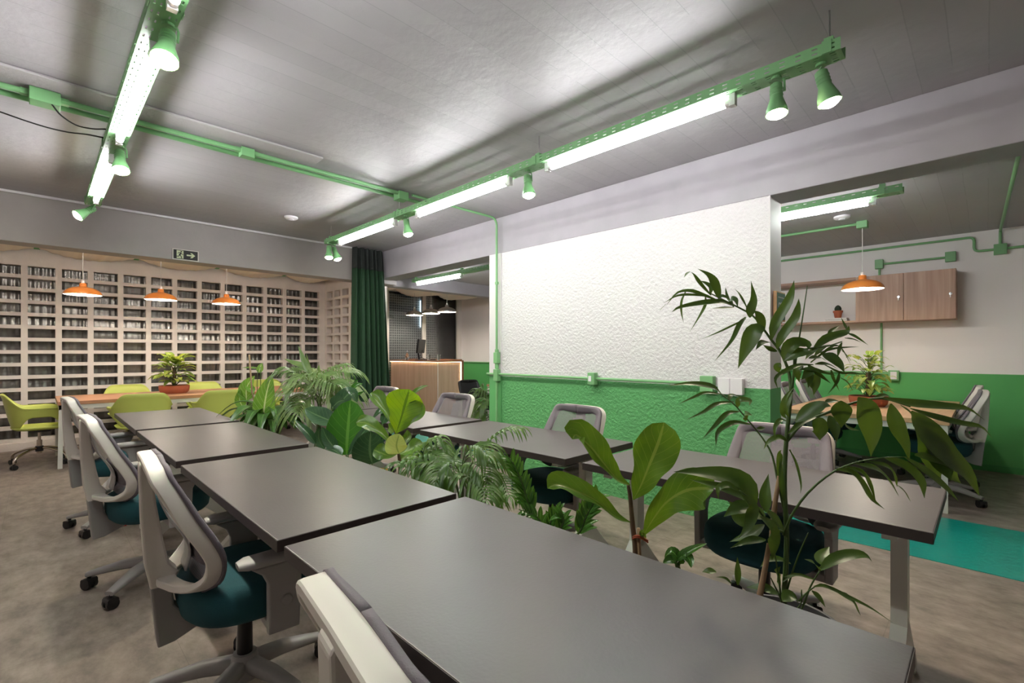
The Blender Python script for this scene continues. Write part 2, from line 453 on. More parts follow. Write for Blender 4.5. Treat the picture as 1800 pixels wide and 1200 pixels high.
TUBE = emis('fluorescent_tube', (.985, .965, .99), 30)
TUBE2 = emis('added_warm_tube', (1.0, .94, .88), 16)
BULB = emis('halogen_bulb', (1.0, .84, .62), 70)
PBULB = emis('warm_globe_bulb', (1.0, .90, .78), 110)
LEDW = emis('warm_led_strip', (1.0, .70, .42), 4)

def glass_mat(name, rough=0.02, c=(1, 1, 1)):
    m, nt, b = new_mat(name)
    b.inputs['Base Color'].default_value = (*c, 1)
    b.inputs['Roughness'].default_value = rough
    b.inputs['Transmission Weight'].default_value = 1.0
    b.inputs['IOR'].default_value = 1.45
    return m
M_glassware = glass_mat('clear_glass')

def pane_mat(name):
    m, nt, b = new_mat(name)
    gl = N(nt, 'ShaderNodeBsdfGlossy'); gl.inputs['Roughness'].default_value = .05
    tr = N(nt, 'ShaderNodeBsdfTransparent'); tr.inputs['Color'].default_value = (.88, .9, .9, 1)
    lw = N(nt, 'ShaderNodeFresnel'); lw.inputs['IOR'].default_value = 1.7
    ms = N(nt, 'ShaderNodeMixShader'); nt.links.new(lw.outputs[0], ms.inputs[0])
    nt.links.new(tr.outputs[0], ms.inputs[1]); nt.links.new(gl.outputs[0], ms.inputs[2])
    nt.links.new(ms.outputs[0], nt.nodes['Material Output'].inputs['Surface'])
    return m
M_pane = pane_mat('tinted_pane')

def dots_mat(name):
    m, nt, b = new_mat(name)
    tc = N(nt, 'ShaderNodeTexCoord')
    vo = N(nt, 'ShaderNodeTexVoronoi', voronoi_dimensions='2D'); vo.inputs['Scale'].default_value = 18; vo.inputs['Randomness'].default_value = .05
    sp = N(nt, 'ShaderNodeSeparateXYZ'); cb = N(nt, 'ShaderNodeCombineXYZ')
    nt.links.new(tc.outputs['Object'], sp.inputs['Vector']); nt.links.new(sp.outputs['X'], cb.inputs['X']); nt.links.new(sp.outputs['Z'], cb.inputs['Y'])
    nt.links.new(cb.outputs[0], vo.inputs['Vector'])
    lt = N(nt, 'ShaderNodeMath', operation='LESS_THAN'); lt.inputs[1].default_value = .36; nt.links.new(vo.outputs['Distance'], lt.inputs[0])
    mx = N(nt, 'ShaderNodeMix', data_type='RGBA'); mx.inputs[6].default_value = (*lin((196, 194, 190)), 1); mx.inputs[7].default_value = (*lin((92, 92, 92)), 1)
    nt.links.new(lt.outputs[0], mx.inputs[0]); nt.links.new(mx.outputs[2], b.inputs['Base Color'])
    b.inputs['Roughness'].default_value = .6
    return m
M_dots = dots_mat('perforated_screen')

def corr_mat():
    m, nt, b = new_mat('corrugated_plastic')
    g = N(nt, 'ShaderNodeTexCoord')
    mp = N(nt, 'ShaderNodeMapping'); mp.inputs['Scale'].default_value = (.9, 1, 5)
    nt.links.new(g.outputs['Object'], mp.inputs['Vector'])
    nz = N(nt, 'ShaderNodeTexNoise'); nz.inputs['Scale'].default_value = 1.6; nz.inputs['Detail'].default_value = 5
    nt.links.new(mp.outputs['Vector'], nz.inputs['Vector'])
    r = N(nt, 'ShaderNodeValToRGB'); e = r.color_ramp.elements
    e[0].position = .4; e[0].color = (*lin((112, 110, 106)), 1); e[1].position = .75; e[1].color = (*lin((176, 172, 168)), 1)
    nt.links.new(nz.outputs['Fac'], r.inputs['Fac']); nt.links.new(r.outputs['Color'], b.inputs['Base Color'])
    b.inputs['Roughness'].default_value = .25; b.inputs['Metallic'].default_value = .6
    bp = N(nt, 'ShaderNodeBump'); bp.inputs['Strength'].default_value = .35; bp.inputs['Distance'].default_value = .03
    nt.links.new(nz.outputs['Fac'], bp.inputs['Height']); nt.links.new(bp.outputs['Normal'], b.inputs['Normal'])
    return m
M_corr = corr_mat()

# ------------------------------------------------------------------ room shell
ZC = 2.785     # main ceiling
ZR = 2.61      # ceiling of the rooms to the right
XW = 3.64      # face of the stucco partition
XB = 7.3       # back wall on the right
YB = 9.02      # breeze block wall

struct(MB().box(-3, 7.5, -3.5, 9.9, -.1, 0), 'floor', M_floor)
tag(MB().box(3.9, 4.97, -3.45, 7.0, .0, .004).build('rubber_runner', M_teal), 'glossy teal rubber floor runner along the passage behind the stucco wall', 'floor runner')
struct(MB().box(-3, 3.66, -3.5, 9.9, ZC, ZC+.15), 'ceiling', M_ceil)
struct(MB().box(3.90, 7.5, -3.5, 7.1, ZR, ZR+.15), 'ceiling_right', M_ceil)
struct(MB().box(3.66, 7.5, 7.1, 9.9, ZC, ZC+.15), 'ceiling_bar', M_ceil)
# beams
struct(MB().box(XW, 3.91, -3.5, 6.42, 2.385, ZC), 'trim_1', M_beam, bevel=.006)
struct(MB().box(-3, 3.91, 6.42, 6.66, 2.32, ZC), 'trim_2', M_leftbeam, bevel=.006)
struct(MB().box(3.92, XB, 7.0, 7.2, 2.39, ZC+.02), 'trim_3', M_beam, bevel=.006)
# partition: core, smooth column edge, stucco skin
struct(MB().box(3.66, 3.91, 1.083, 3.99, 0, 2.385), 'wall_partition', M_partition)
struct(MB().box(3.625, 3.66, 3.80, 3.99, 0, 2.385), 'trim_4', M_partition, bevel=.004)
rows = []
ny, nz_ = 340, 298
for i in range(nz_+1):
    z = 2.385*i/nz_; r = []
    for j in range(ny+1):
        y = 1.083+(3.80-1.083)*j/ny
        p = V((y*60, z*60, 3.1))
        h = noise.noise(p)*.6 + noise.noise(p*2.1)*.4
        h = max(-.32, h)*.012
        e = min(1, (y-1.083)/.02)
        r.append((XW-h*e+.004*(1-e), y, z))
    rows.append(r)
mbs = MB().grid(rows)
for a, b_ in ((rows[0], 1), (rows[-1], 1)): pass
struct(mbs, 'wall_stucco', M_stucco, smooth=True)
struct(MB().box(XW-.004, 3.66, 1.075, 1.084, 0, 2.385), 'trim_5', M_partition)
# right room walls
struct(MB().box(XB, XB+.12, -3.5, 9.9, 0, ZC), 'wall_right', M_twotone)
struct(MB().box(XB-.012, XB, -3.45, 9.0, 0, .07), 'baseboard_right', M_greenwall)
struct(MB().box(-3.12, -3, -3.5, 9.9, 0, ZC), 'wall_left', M_white)
struct(MB().box(-3, 7.4, -3.62, -3.5, 0, ZC), 'wall_near', M_white)
# breeze block wall
mb = MB()
rowtop = [2.438-.167*k for k in range(14)]
cols = [-.087+.33*k for k in range(-2, 12)]
t0, t1 = YB, YB+.09
mb.box(-3, 3.92, t0, t1, 2.438, ZC)
for k, z in enumerate(rowtop):
    zb = rowtop[k+1] if k < 13 else 0
    mb.box(-3, 3.92, t0, t1, zb, z-.12)
    x = -3
    for c in cols:
        mb.box(x, c, t0, t1, z-.12, z); x = c+.266
    mb.box(x, 3.92, t0, t1, z-.12, z)
struct(mb, 'wall_far', M_block)
struct(MB().box(-3, 3.92, YB-.06, YB, 0, .1), 'baseboard_far', M_block, bevel=.005)
# side block wall
mb = MB()
x0, x1 = 3.92, 4.01
ys = [8.93-.325*k for k in range(6)]          # upper ends of openings, going to the camera
mb.box(x0, x1, 6.9, YB, 2.438, ZC)
for k, z in enumerate(rowtop):
    zb = rowtop[k+1] if k < 13 else 0
    mb.box(x0, x1, 6.9, YB, zb, z-.12)
    y = YB
    for c in ys:
        mb.box(x0, x1, c, y, z-.12, z); y = c-.25
    mb.box(x0, x1, 6.9, y, z-.12, z)
struct(mb, 'wall_side', M_block)
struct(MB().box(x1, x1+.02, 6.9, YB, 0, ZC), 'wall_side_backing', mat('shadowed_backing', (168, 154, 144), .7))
# corrugated sheet behind the openings
rows = [[], []]
for i in range(-60, 330):
    x = i*.0125
    y = YB+.17+.004*math.sin(x/.076*2*PI)
    rows[0].append((x, y, .05)); rows[1].append((x, y, 2.5))
rr = []
for j in range(40):
    f = j/39
    rr.append([(p[0], p[1]+.012*math.sin(f*17+p[0]*1.5)+.005*math.sin(f*40+p[0]*.8), .05+2.6*f) for p in rows[0]])
tag(MB().grid(rr).build('corrugated_sheet', M_corr, smooth=True, solid=.003), 'grey corrugated translucent sheeting behind the breeze block openings', 'sheeting')
struct(MB().box(-3, 7.5, 9.8, 9.9, 0, ZC), 'wall_outer', mat('dark_outer_wall', (60, 60, 58), .8))
# bar area: white pier, glazed screen
struct(MB().box(4.04, 5.27, 9.05, 9.15, 0, ZC), 'wall_bar', M_white)
def window(n, xa, xb):
    mb = MB(); f = .045
    mb.box(xa, xa+f, 9.03, 9.10, .0, 2.66).box(xb-f, xb, 9.03, 9.10, .0, 2.66)
    mb.box(xa+f, xb-f, 9.03, 9.10, 2.61, 2.66).box(xa+f, xb-f, 9.03, 9.10, 0, .05)
    o = struct(mb, 'window_%d' % n, M_frame_w)
    MB().box(xa+f, xb-f, 9.06, 9.068, .05, 2.61).build('pane', M_pane, o)
window(1, 5.27, 6.22); window(2, 6.22, 7.2)
struct(MB().box(7.2, XB, 9.03, 9.12, 0, ZC), 'trim_6', M_white)
struct(MB().box(5.2, 7.2, 9.03, 9.12, 2.66, ZC), 'trim_7', M_white)
tag(MB().box(5.2, 7.299, 9.36, 9.38, 0, 2.6).build('perforated_panel', M_dots), 'grey perforated screen panel behind the bar glazing', 'panel')
strip_glow = emis('bluish_glow', (.62, .85, 1.0), 1.1)
struct(MB().box(6.31, 6.37, 9.32, 9.34, 1.88, 2.5), 'window_3', strip_glow)  # self-glowing box that paints in a bright bluish strip behind the glazing
# plaster strip and small ceiling marks
struct(MB().box(-3, 1.556, 3.60, 3.76, ZC-.018, ZC), 'trim_8', mat('rough_plaster', (176, 172, 172), .8, bump=.5, bscale=40), bevel=.008)
# curtain track
tag(MB().box(-3, 3.64, 6.375, 6.40, ZC-.022, ZC).build('curtain_track', M_plate, bevel=.004), 'long thin white curtain track along the ceiling edge', 'curtain track')

# ------------------------------------------------------------------ curtain
def curtain():
    root = thing('curtain', (3.4, 6.2, 0), 'dark green floor length curtain gathered in the room corner', 'curtain')
    def wave(z0, z1, n, name, m):
        rows = []
        for i in range(n+1):
            z = z0+(z1-z0)*i/n
            g = max(0, (2.765-z)/2.765)
            xa = 3.13-.03*g; xb = 3.60+.13*g**.8
            r = []
            for j in range(161):
                f = j/160
                x = xa+(xb-xa)*f
                y = 6.27-.02*g + (.03+.03*g)*math.sin(f*2*PI*6.5+1.4*math.sin(f*9+1)+g*.6) + (.014-.006*g)*math.sin(f*71+g*2)
                r.append((x-3.4, y-6.2, z))
            rows.append(r)
        return MB().grid(rows).build(name, m, root, smooth=True, solid=.004)
    wave(.02, 2.47, 24, 'drape', M_curtain)
    wave(2.47, 2.765, 6, 'heading_band', M_curtaintop)
curtain()

# ------------------------------------------------------------------ ceiling swags + battens in the breeze block area
sup = [-1.05, 0.0, 1.05, 2.10, 3.15, 3.9]
sl = ['leftmost', 'second from the left', 'third from the left', 'fourth from the left', 'last one beside the curtain']
def swag(xa, xb, label, ya=6.8, yb=8.95, ztop=2.675, sag=.115):
    root = thing('ceiling_swag', ((xa+xb)/2, (ya+yb)/2, ztop-sag), label, 'fabric swag', 'cream fabric swags')
    rows = []
    for i in range(17):
        f = i/16
        r = []
        for j in range(41):
            g = j/40
            x = xa+(xb-xa)*g
            z = ztop-sag*(1-(2*g-1)**2)-.012*math.sin(f*9+g*4)+.012*abs(math.sin(g*26))
            r.append((x-(xa+xb)/2, ya+(yb-ya)*f-(ya+yb)/2, z-(ztop-sag)))
        rows.append(r)
    MB().grid(rows).build('cloth', M_cream, root, smooth=True, solid=.003)
for k in range(5):
    swag(sup[k]+.02, sup[k+1]-.02, 'cream fabric swag under the ceiling by the block wall, '+sl[k])
for k, x in enumerate(sup[:5]):
    tag(MB().box(x-.03, x+.03, 6.66, YB, 2.668, ZC).build('ceiling_batten', M_greenwall), 'green ceiling batten holding the cream swags, '+['leftmost', 'second from the left', 'middle one', 'fourth from the left', 'rightmost'][k], 'batten', 'green ceiling battens')
for k, (a, b_) in enumerate(((4.05, 5.3), (5.3, 6.4), (6.4, 7.25))):
    swag(a, b_, 'cream fabric swag draped above the bar counter, '+['left one', 'middle one', 'right one'][k], 7.3, 8.95, 2.70, .20)

# ------------------------------------------------------------------ light rails
def perforated(mb, fn, L, W, rows, pitch=.064, sl=.022, sw=.006):
    """sheet L long, W wide with slots; fn(l,w)->3D ; rows: w positions of slot rows"""
    n = int(L/pitch)
    ls = [0]
    for k in range(n):
        c = (k+.5)*L/n; ls += [c-sl/2, c+sl/2]
    ls.append(L)
    ws = [0]
    for r in rows: ws += [r-sw/2, r+sw/2]
    ws.append(W)
    idx = {}
    def vid(i, j):
        if (i, j) not in idx:
            idx[(i, j)] = len(mb.v); mb.v.append(V(fn(ls[i], ws[j])))
        return idx[(i, j)]
    for i in range(len(ls)-1):
        for j in range(len(ws)-1):
            if i % 2 == 1 and j % 2 == 1: continue
            mb.f.append((vid(i, j), vid(i+1, j), vid(i+1, j+1), vid(i, j+1)))
def rail(xc, ya, yb, zb, zceil, label, rods):
    root = thing('light_rail', (xc, ya, zb), label, 'cable tray', 'green perforated light rails')
    mb = MB(); L = yb-ya
    perforated(mb, lambda l, w: (w-.05, l, 0), L, .10, [.012, .032, .068, .088])
    perforated(mb, lambda l, w: (-.05, l, w), L, .05, [.015, .035])
    perforated(mb, lambda l, w: (.05, l, w), L, .05, [.015, .035])
    mb.build('channel', M_green, root, solid=.002)
    for y in rods:
        h = MB().box(-.054, .054, y-ya-.018, y-ya+.018, .05, .055)
        h.box(-.056, -.052, y-ya-.018, y-ya+.018, .0, .055).box(.052, .056, y-ya-.018, y-ya+.018, .0, .055)
        h.box(-.02, .02, y-ya-.018, y-ya+.018, .055, .085)
        ho = h.build('hanger', M_green, root)
        MB().cyl((0, y-ya, .085), (0, y-ya, zceil-zb), .004, 8).build('threaded_rod', M_alu, ho)
    return root
def tube_light(xc, ya, yb, z, label):
    ym = (ya+yb)/2; L = yb-ya
    root = thing('fluorescent_lamp', (xc, ym, z), label, 'tube light', 'fluorescent tubes under the rails')
    MB().cyl((0, -L/2+.03, 0), (0, L/2-.03, 0), .0175, 12).build('tube', TUBE, root, smooth=True, angle=40)
    for s in (-1, 1):
        m = MB().box(-.016, .016, s*L/2-.014, s*L/2+.014, -.022, .042)
        m.cyl((0, s*(L/2-.035), 0), (0, s*L/2, 0), .0185, 12)
        m.build('lamp_holder', M_plate, root)
def spot(x, y, zr, aim, label, energy=14, both=False):
    aim = V(aim).normalized()
    root = thing('spotlight', (x, y, zr), label, 'spotlight', 'green spotlights on the rails')
    piv = V((0, 0, -.045))
    mb = MB().cyl((0, 0, 0), (0, 0, -.012), .022, 14)
    q = aim.to_track_quat('Z', 'Y').to_matrix().to_4x4()
    side = q @ V((1, 0, 0))
    a = piv+side*.034; b_ = piv-side*.034
    mb.tube([V((0, 0, -.008)), V((0, 0, -.012))+side*.03, a+V((0, 0, .02)), a+aim*.03], .005, 6)
    mb.build('bracket', M_green, root)
    M = Matrix.Translation(piv) @ q
    body = MB().open_lathe([(.0, -.012), (.02, -.012), (.026, -.006), (.027, .06), (.030, .07), (.044, .115), (.047, .14), (.043, .14), (.040, .116), (.026, .075)], 24, M)
    for k in range(3): body.open_lathe([(.0275, .012+k*.016), (.029, .016+k*.016), (.0275, .020+k*.016)], 24, M)
    body.build('lamp_body', M_green, root, smooth=True, angle=40)
    MB().lathe([(.001, .10), (.036, .112), (.041, .128), (.036, .146), (.02, .156), (.0005, .159)], 20, M).build('bulb', BULB, root, smooth=True)
    ld = bpy.data.lights.new('spot_beam', 'SPOT'); ld.energy = energy; ld.spot_size = math.radians(95); ld.spot_blend = .9
    ld.color = (1, .84, .64); ld.shadow_soft_size = .04
    lo = bpy.data.objects.new('spot_beam', ld); COL.objects.link(lo); lo.parent = root
    lo.location = piv+aim*.168; lo.rotation_euler = aim.to_track_quat('-Z', 'Y').to_euler()

RX, LX = 2.465, .345
ZRAIL = 2.575
rail(RX, .44, 5.57, ZRAIL, ZC, 'long green perforated light rail on the right, above the right desk row', [.49, 2.2, 4.0, 5.5])
rail(LX, .20, 5.56, ZRAIL, ZC, 'green perforated light rail at upper left, above the left desk row', [.5, 2.2, 3.95, 5.5])
rail(4.45, .43, 6.75, 2.45, ZR, 'green perforated light rail behind the stucco wall, in the back rooms', [.55, 3.0, 5.5, 6.7])
TL = [(4.07, 5.27, 'far'), (2.49, 3.69, 'middle'), (.90, 2.12, 'nearest')]
for a, b_, w in TL:
    tube_light(RX, a, b_, 2.537, 'lit white fluorescent tube, %s of three on the long right rail' % w)
    tube_light(LX, a-.03, b_-.04, 2.537, 'lit white fluorescent tube, %s of three on the upper left rail' % w)
tube_light(4.45, .60, 1.80, 2.412, 'lit white fluorescent tube over the right room wood table')
tube_light(4.45, 5.50, 6.68, 2.412, 'lit white fluorescent tube in front of the bar pendants')
spot(RX-.03, 5.49, ZRAIL, (-.1, -.25, -1), 'lit green spotlight, left one of the pair at the far end of the right rail')
spot(RX+.045, 5.52, ZRAIL, (.25, -.25, -1), 'lit green spotlight, right one of the pair at the far end of the right rail')
spot(RX, 3.88, ZRAIL, (.05, -.2, -1), 'lit green spotlight between the far and middle tubes of the right rail')
spot(RX, 2.31, ZRAIL, (-.05, -.15, -1), 'lit green spotlight between the middle and nearest tubes of the right rail')
spot(RX-.01, .70, ZRAIL, (-.12, -.05, -1), 'lit green spotlight beside the nearest right tube, left of the near pair')
spot(RX+.02, .525, ZRAIL, (.08, -.22, -1), 'lit green spotlight at the near end tip of the right rail')
spot(LX, 5.47, ZRAIL, (-.8, -.2, -.7), 'lit green spotlight turned left at the far end of the upper left rail')
spot(LX+.02, 3.83, ZRAIL, (.0, -.45, -1), 'lit green spotlight between the far and middle tubes of the upper left rail')
spot(LX+.02, 2.28, ZRAIL, (-.15, -.4, -1), 'large lit green spotlight at top left, nearest on the upper left rail')

for k, x in enumerate((.2, 2.4)):  # unseen lamps added to brighten the breeze block wall
    root = thing('fluorescent_lamp', (x, 6.70, 2.44), 'added unseen tube light behind the far beam, washing the block wall, %s one' % ('left', 'right')[k], 'tube light', 'added tube lights behind the beam')
    MB().cyl((-.58, 0, 0), (.58, 0, 0), .016, 12).build('tube', TUBE2, root, smooth=True, angle=40)
    MB().box(-.6, .6, -.042, -.02, -.02, .03).build('batten', M_plate, root)
    for s in (-1, 1): MB().box(s*.59-.012, s*.59+.012, -.03, .018, -.02, .02).build('lamp_holder', M_plate, root)
tube_light(4.45, 3.0, 4.2, 2.412, 'added unseen fluorescent tube on the back rail, hidden behind the stucco wall')  # extra tube, out of view, added to brighten the right room

# ------------------------------------------------------------------ conduits
def conduit(name, label, paths, boxes=(), r=.011, m=None, outlets=()):
    o0 = V(paths[0][0])
    root = thing(name, o0, label, 'conduit', 'green electrical conduits')
    for p in paths:
        MB().tube([V(q)-o0 for q in p], r, 10).build('pipe', m or M_green, root, smooth=True, angle=50)
    for (c, s) in boxes:
        c = V(c)-o0
        MB().box(c.x-s[0]/2, c.x+s[0]/2, c.y-s[1]/2, c.y+s[1]/2, c.z-s[2]/2, c.z+s[2]/2).build('junction_box', m or M_green, root, bevel=.004)
    for (c, s) in outlets:
        c = V(c)-o0
        MB().box(c.x-s[0]/2, c.x+s[0]/2, c.y-s[1]/2, c.y+s[1]/2, c.z-s[2]/2, c.z+s[2]/2).build('outlet', M_plate, root, bevel=.002)
    return root
def bend(a, b, c, r=.05, n=6):
    """rounded corner at b"""
    a, b, c = V(a), V(b), V(c)
    p = b+(a-b).normalized()*r; q = b+(c-b).normalized()*r
    return [p.lerp(b, i/n).lerp(b.lerp(q, i/n), i/n) for i in range(n+1)]
conduit('ceiling_conduit', 'pair of green conduits crossing the ceiling with square junction boxes',
        [[(-3, 3.84, 2.755), (2.42, 3.84, 2.755)], [(-3, 3.955, 2.76), (2.8, 3.955, 2.76)]],
        [((.033, 3.845, 2.745), (.13, .10, .075)), ((1.09, 3.845, 2.745), (.09, .07, .065)), ((2.40, 3.86, 2.735), (.10, .10, .075)),
         ((-.05, 3.845, 2.755), (.04, .04, .034)), ((.115, 3.845, 2.755), (.04, .04, .034)), ((1.03, 3.845, 2.755), (.03, .036, .032)), ((1.15, 3.845, 2.755), (.03, .036, .032))], r=.017)
pa = [(2.5, 3.83, 2.765)] + bend((2.5, 3.83, 2.765), (3.59, 3.83, 2.765), (3.59, 3.83, .1), .09)
conduit('wall_conduit', 'thin green conduit from ceiling to floor on the column, joined by a horizontal pipe',
        [pa+[(3.59, 3.83, .005)], [(3.60, 4.0, 1.045), (3.60, 1.47, 1.045)]],
        [((3.592, 3.83, 1.225), (.05, .06, .12)), ((3.592, 3.83, 1.035), (.05, .065, .13)), ((3.592, 2.55, 1.045), (.06, .075, .11)), ((3.602, 1.50, 1.045), (.06, .10, .12)),
         ((3.592, 3.83, 1.30), (.032, .034, .04)), ((3.592, 3.83, 1.135), (.032, .034, .06)), ((3.592, 3.83, 2.05), (.03, .034, .03))],
        r=.0125, outlets=[((3.561, 2.56, 1.045), (.006, .03, .05))])
# white switch plates
root = thing('switch_plate', (3.60, 1.33, 1.035), 'white double switch plate on the stucco wall at the end of the green pipe', 'switch plate')
for s in (-1, 1):
    MB().box(-.02, .03, s*.044-.043, s*.044+.043, -.06, .06).build('plate', M_plate, root, bevel=.004)
# right room
conduit('wall_conduit', 'green conduit along the top of the right room wall with a step down',
        [[(7.27, 3.8, 2.55)]+bend((7.27, 3.8, 2.55), (7.27, .10, 2.55), (7.27, .10, 2.40), .05)+bend((7.27, .10, 2.55), (7.27, .10, 2.39), (7.27, -1, 2.39), .05)+[(7.27, -2.5, 2.39)],
         [(7.27, -.10, 2.39)]+bend((7.27, -.10, 2.39), (7.27, -.10, 2.585), (5, -.14, 2.585), .06)+[(3.95, -.16, 2.585)]],
        [((7.265, -.10, 2.385), (.06, .10, .11))], r=.013)
conduit('wall_conduit', 'short green conduit above the wall cabinet running down behind it to an outlet',
        [[(7.275, .29, 2.36), (7.275, .93, 2.36)], [(7.275, .93, 2.36), (7.275, .93, 2.2)], [(7.275, .91, 1.645), (7.275, .91, 1.05)], [(7.272, 2.3, 1.05), (7.272, .80, 1.03)]],
        [((7.265, .29, 2.36), (.06, .09, .11)), ((7.265, .93, 2.36), (.06, .08, .11)), ((7.265, .79, 1.01), (.06, .10, .12))], r=.012,
        outlets=[((7.232, .79, 1.01), (.006, .06, .09))])
conduit('ceiling_conduit', 'green ceiling conduit ending in the box above the right room pendant',
        [[(5.91, 3.5, ZR-.02), (5.91, .93, ZR-.02)]], [((5.91, .892, ZR-.035), (.09, .09, .07))], r=.014)
conduit('wall_conduit', 'green conduit along the paint line near the bar',
        [[(7.272, 4.6, 1.06), (7.272, 9.0, 1.06)]], r=.014)
# black cables by the left rail
for k, (lab, pts) in enumerate((('upper thin black cable from the junction box to the left rail', [(.06, 3.80, 2.71), (.10, 3.86, 2.68), (.17, 3.92, 2.665), (.24, 3.87, 2.65), (.291, 3.75, 2.625)]),
                    ('lower thin black cable sagging from the left to the rail', [(-.9, 4.06, 2.775), (-.30, 4.05, 2.70), (-.02, 4.04, 2.655), (.12, 4.04, 2.65), (.22, 3.98, 2.645), (.291, 3.9, 2.622)]))):
    tag(MB().tube(spline(pts, 20), .0045, 6).build('black_cable', M_cable, smooth=True), lab, 'cable')
# smoke detectors
for k, (x, y, z, l) in enumerate(((1.99, 5.45, ZC, 'main room ceiling near the far beam'), (5.55, 1.0, ZR, 'right room ceiling above the orange pendant'))):
    rt = thing('smoke_detector', (x, y, z), 'round white smoke detector on the '+l, 'smoke detector')
    MB().lathe([(.07, 0), (.07, -.014), (.055, -.026), (.001, -.026)], 24).build('housing', M_plate, rt, smooth=True, angle=40)
    MB().lathe([(.03, -.025), (.026, -.034), (.001, -.034)], 20).build('sensor', M_plate, rt, smooth=True, angle=40)

# ------------------------------------------------------------------ exit sign
def exit_sign():
    y = 6.42
    root = thing('exit_sign', (1.19, y, 2.385), 'black exit sign with running figure and arrow on the far beam', 'exit sign')
    MB().box(-.125, .125, -.012, 0, -.06, .06).build('backing', M_signframe, root)
    MB().box(-.115, .115, -.014, -.0121, -.051, .051).build('panel', M_signblack, root)
    fn = lambda p, q, h: (p, -.0141-h, q)
    MB().box(-.086, -.022, -.0152, -.0141, -.044, .044).build('door_symbol', M_signglow, root)
    ar = [(.0, -.008), (.05, -.008), (.034, -.028), (.052, -.028), (.082, 0), (.052, .028), (.034, .028), (.05, .008), (0, .008)]
    MB().prism([(p+.008, q) for p, q in ar], 0, .0012, fn).build('arrow', M_signglow, root)
    m = MB()
    def limb(pts, w):
        for a, b in zip(pts[:-1], pts[1:]):
            a, b = V((a[0], a[1])), V((b[0], b[1])); t = (b-a).normalized(); n = V((-t.y, t.x))*w/2
            m.prism([tuple(a-n), tuple(b-n), tuple(b+n), tuple(a+n)], .0012, .0022, fn)
    limb([(-.046, .018), (-.06, -.008)], .015)
    limb([(-.046, .02), (-.064, .022), (-.076, .008)], .006)
    limb([(-.046, .02), (-.036, .004), (-.024, .002)], .006)
    limb([(-.056, -.006), (-.044, -.022), (-.040, -.042)], .008)
    limb([(-.061, -.008), (-.066, -.022), (-.094, -.024)], .008)
    m.prism([(-.043+.008*math.cos(a*PI/5), .032+.008*math.sin(a*PI/5)) for a in range(10)], .0012, .0022, fn)
    m.build('running_figure', M_signblack, root)
exit_sign()

# ------------------------------------------------------------------ pendants
def pendant(x, y, z, zc, m, label, name='pendant_lamp', group='orange pendant lamps', energy=10):
    root = thing(name, (x, y, z), label, 'pendant lamp', group)
    pr = [(.18, 0), (.179, .008), (.171, .028), (.153, .050), (.126, .069), (.092, .082), (.058, .090), (.038, .096), (.035, .103), (.033, .132), (.029, .138), (.016, .140)]
    MB().open_lathe(pr, 40).build('shade', m, root, smooth=True, angle=45)
    MB().open_lathe([(r-.004, h-.003) for r, h in pr[:9]], 40).build('shade_lining', M_whitein, root, smooth=True)
    MB().cyl((0, 0, .13), (0, 0, .17), .016, 12).build('socket', M_white, root)
    MB().cyl((0, 0, .16), (0, 0, zc-z), .0035, 6).build('cord', M_cord, root)
    MB().lathe([(.001, .005), (.025, .012), (.034, .035), (.026, .062), (.014, .09)], 16).build('bulb', PBULB, root, smooth=True)
for k, (x, l) in enumerate(((.392, 'left'), (1.155, 'middle'), (1.918, 'right'))):
    pendant(x, 7.7, 1.98, 2.47 if 0 else ZC, M_orange, 'orange dome pendant lamp over the lime chair table, %s of three' % l)
pendant(5.91, .892, 1.925, ZR-.06, M_orange, 'orange dome pendant lamp over the right room wood table')
for k, (y, l) in enumerate(((8.49, 'left'), (7.9, 'middle'), (7.38, 'right'))):
    pendant(5.6, y, 2.07, ZC, M_alu, 'brushed aluminium pendant lamp over the bar, %s of three' % l, group='aluminium pendant lamps')

# ------------------------------------------------------------------ desks
def make_desk(L=1.295, W=.65):
    root = thing('desk', (0, 0, 0), 'x', 'desk', 'dark laminate desks in two rows')
    MB().box(-W/2, W/2, -L/2, L/2, .7055, .74).build('tabletop', M_desk, root, bevel=.002)
    e = MB()
    e.box(-W/2-.0015, -W/2, -L/2, L/2, .705, .7385).box(W/2, W/2+.0015, -L/2, L/2, .705, .7385)
    e.box(-W/2, W/2, -L/2-.0015, -L/2, .705, .7385).box(-W/2, W/2, L/2, L/2+.0015, .705, .7385)
    e.build('edge_band', M_deskedge, root)
    for s in (-1, 1):
        y = s*(L/2-.11)
        MB().box(-W/2+.05, W/2-.05, y-.02, y+.02, .675, .7055).build('crossbar', M_steel_w, root)
        m = MB(); w = .032; h0, h1 = y-.024, y+.024
        fn = lambda p, z, h: (p, h, z)
        # inverted Y of folded sheet
        m.prism([(-w, .70), (w, .70), (w, .27), (-w, .27)], h0, h1, fn)
        m.prism([(-w-.05, .705), (w+.05, .705), (w, .63), (-w, .63)], y-.004, y+.004, fn)
        for q in (-1, 1):
            pl = [(q*w, .30), (q*.29, .035), (q*.29, .012), (q*.225, .012), (0, .20), (0, .30)]
            m.prism(pl if q < 0 else pl[::-1], h0, h1, fn)
        m.build('leg', M_steel_w, root)
        for q in (-1, 1):
            MB().cyl((q*.265, y, 0), (q*.265, y, .014), .022, 14).build('foot', M_black, root)
    return root
desk0 = make_desk()
NAMES = ['nearest', 'second', 'third', 'farthest']
LY = [.742, 2.093, 3.50, 4.87]
RY = [.762, 2.165, 3.545, 4.88]
first = True
for row, X, YS in (('left', .815, LY), ('right', 2.225, RY)):
    for k, y in enumerate(YS):
        d = desk0 if first else copy_tree(desk0)
        first = False
        d.location = (X, y, 0)
        d['label'] = 'dark charcoal desk with white legs, %s from the camera in the %s row' % (NAMES[k], row)

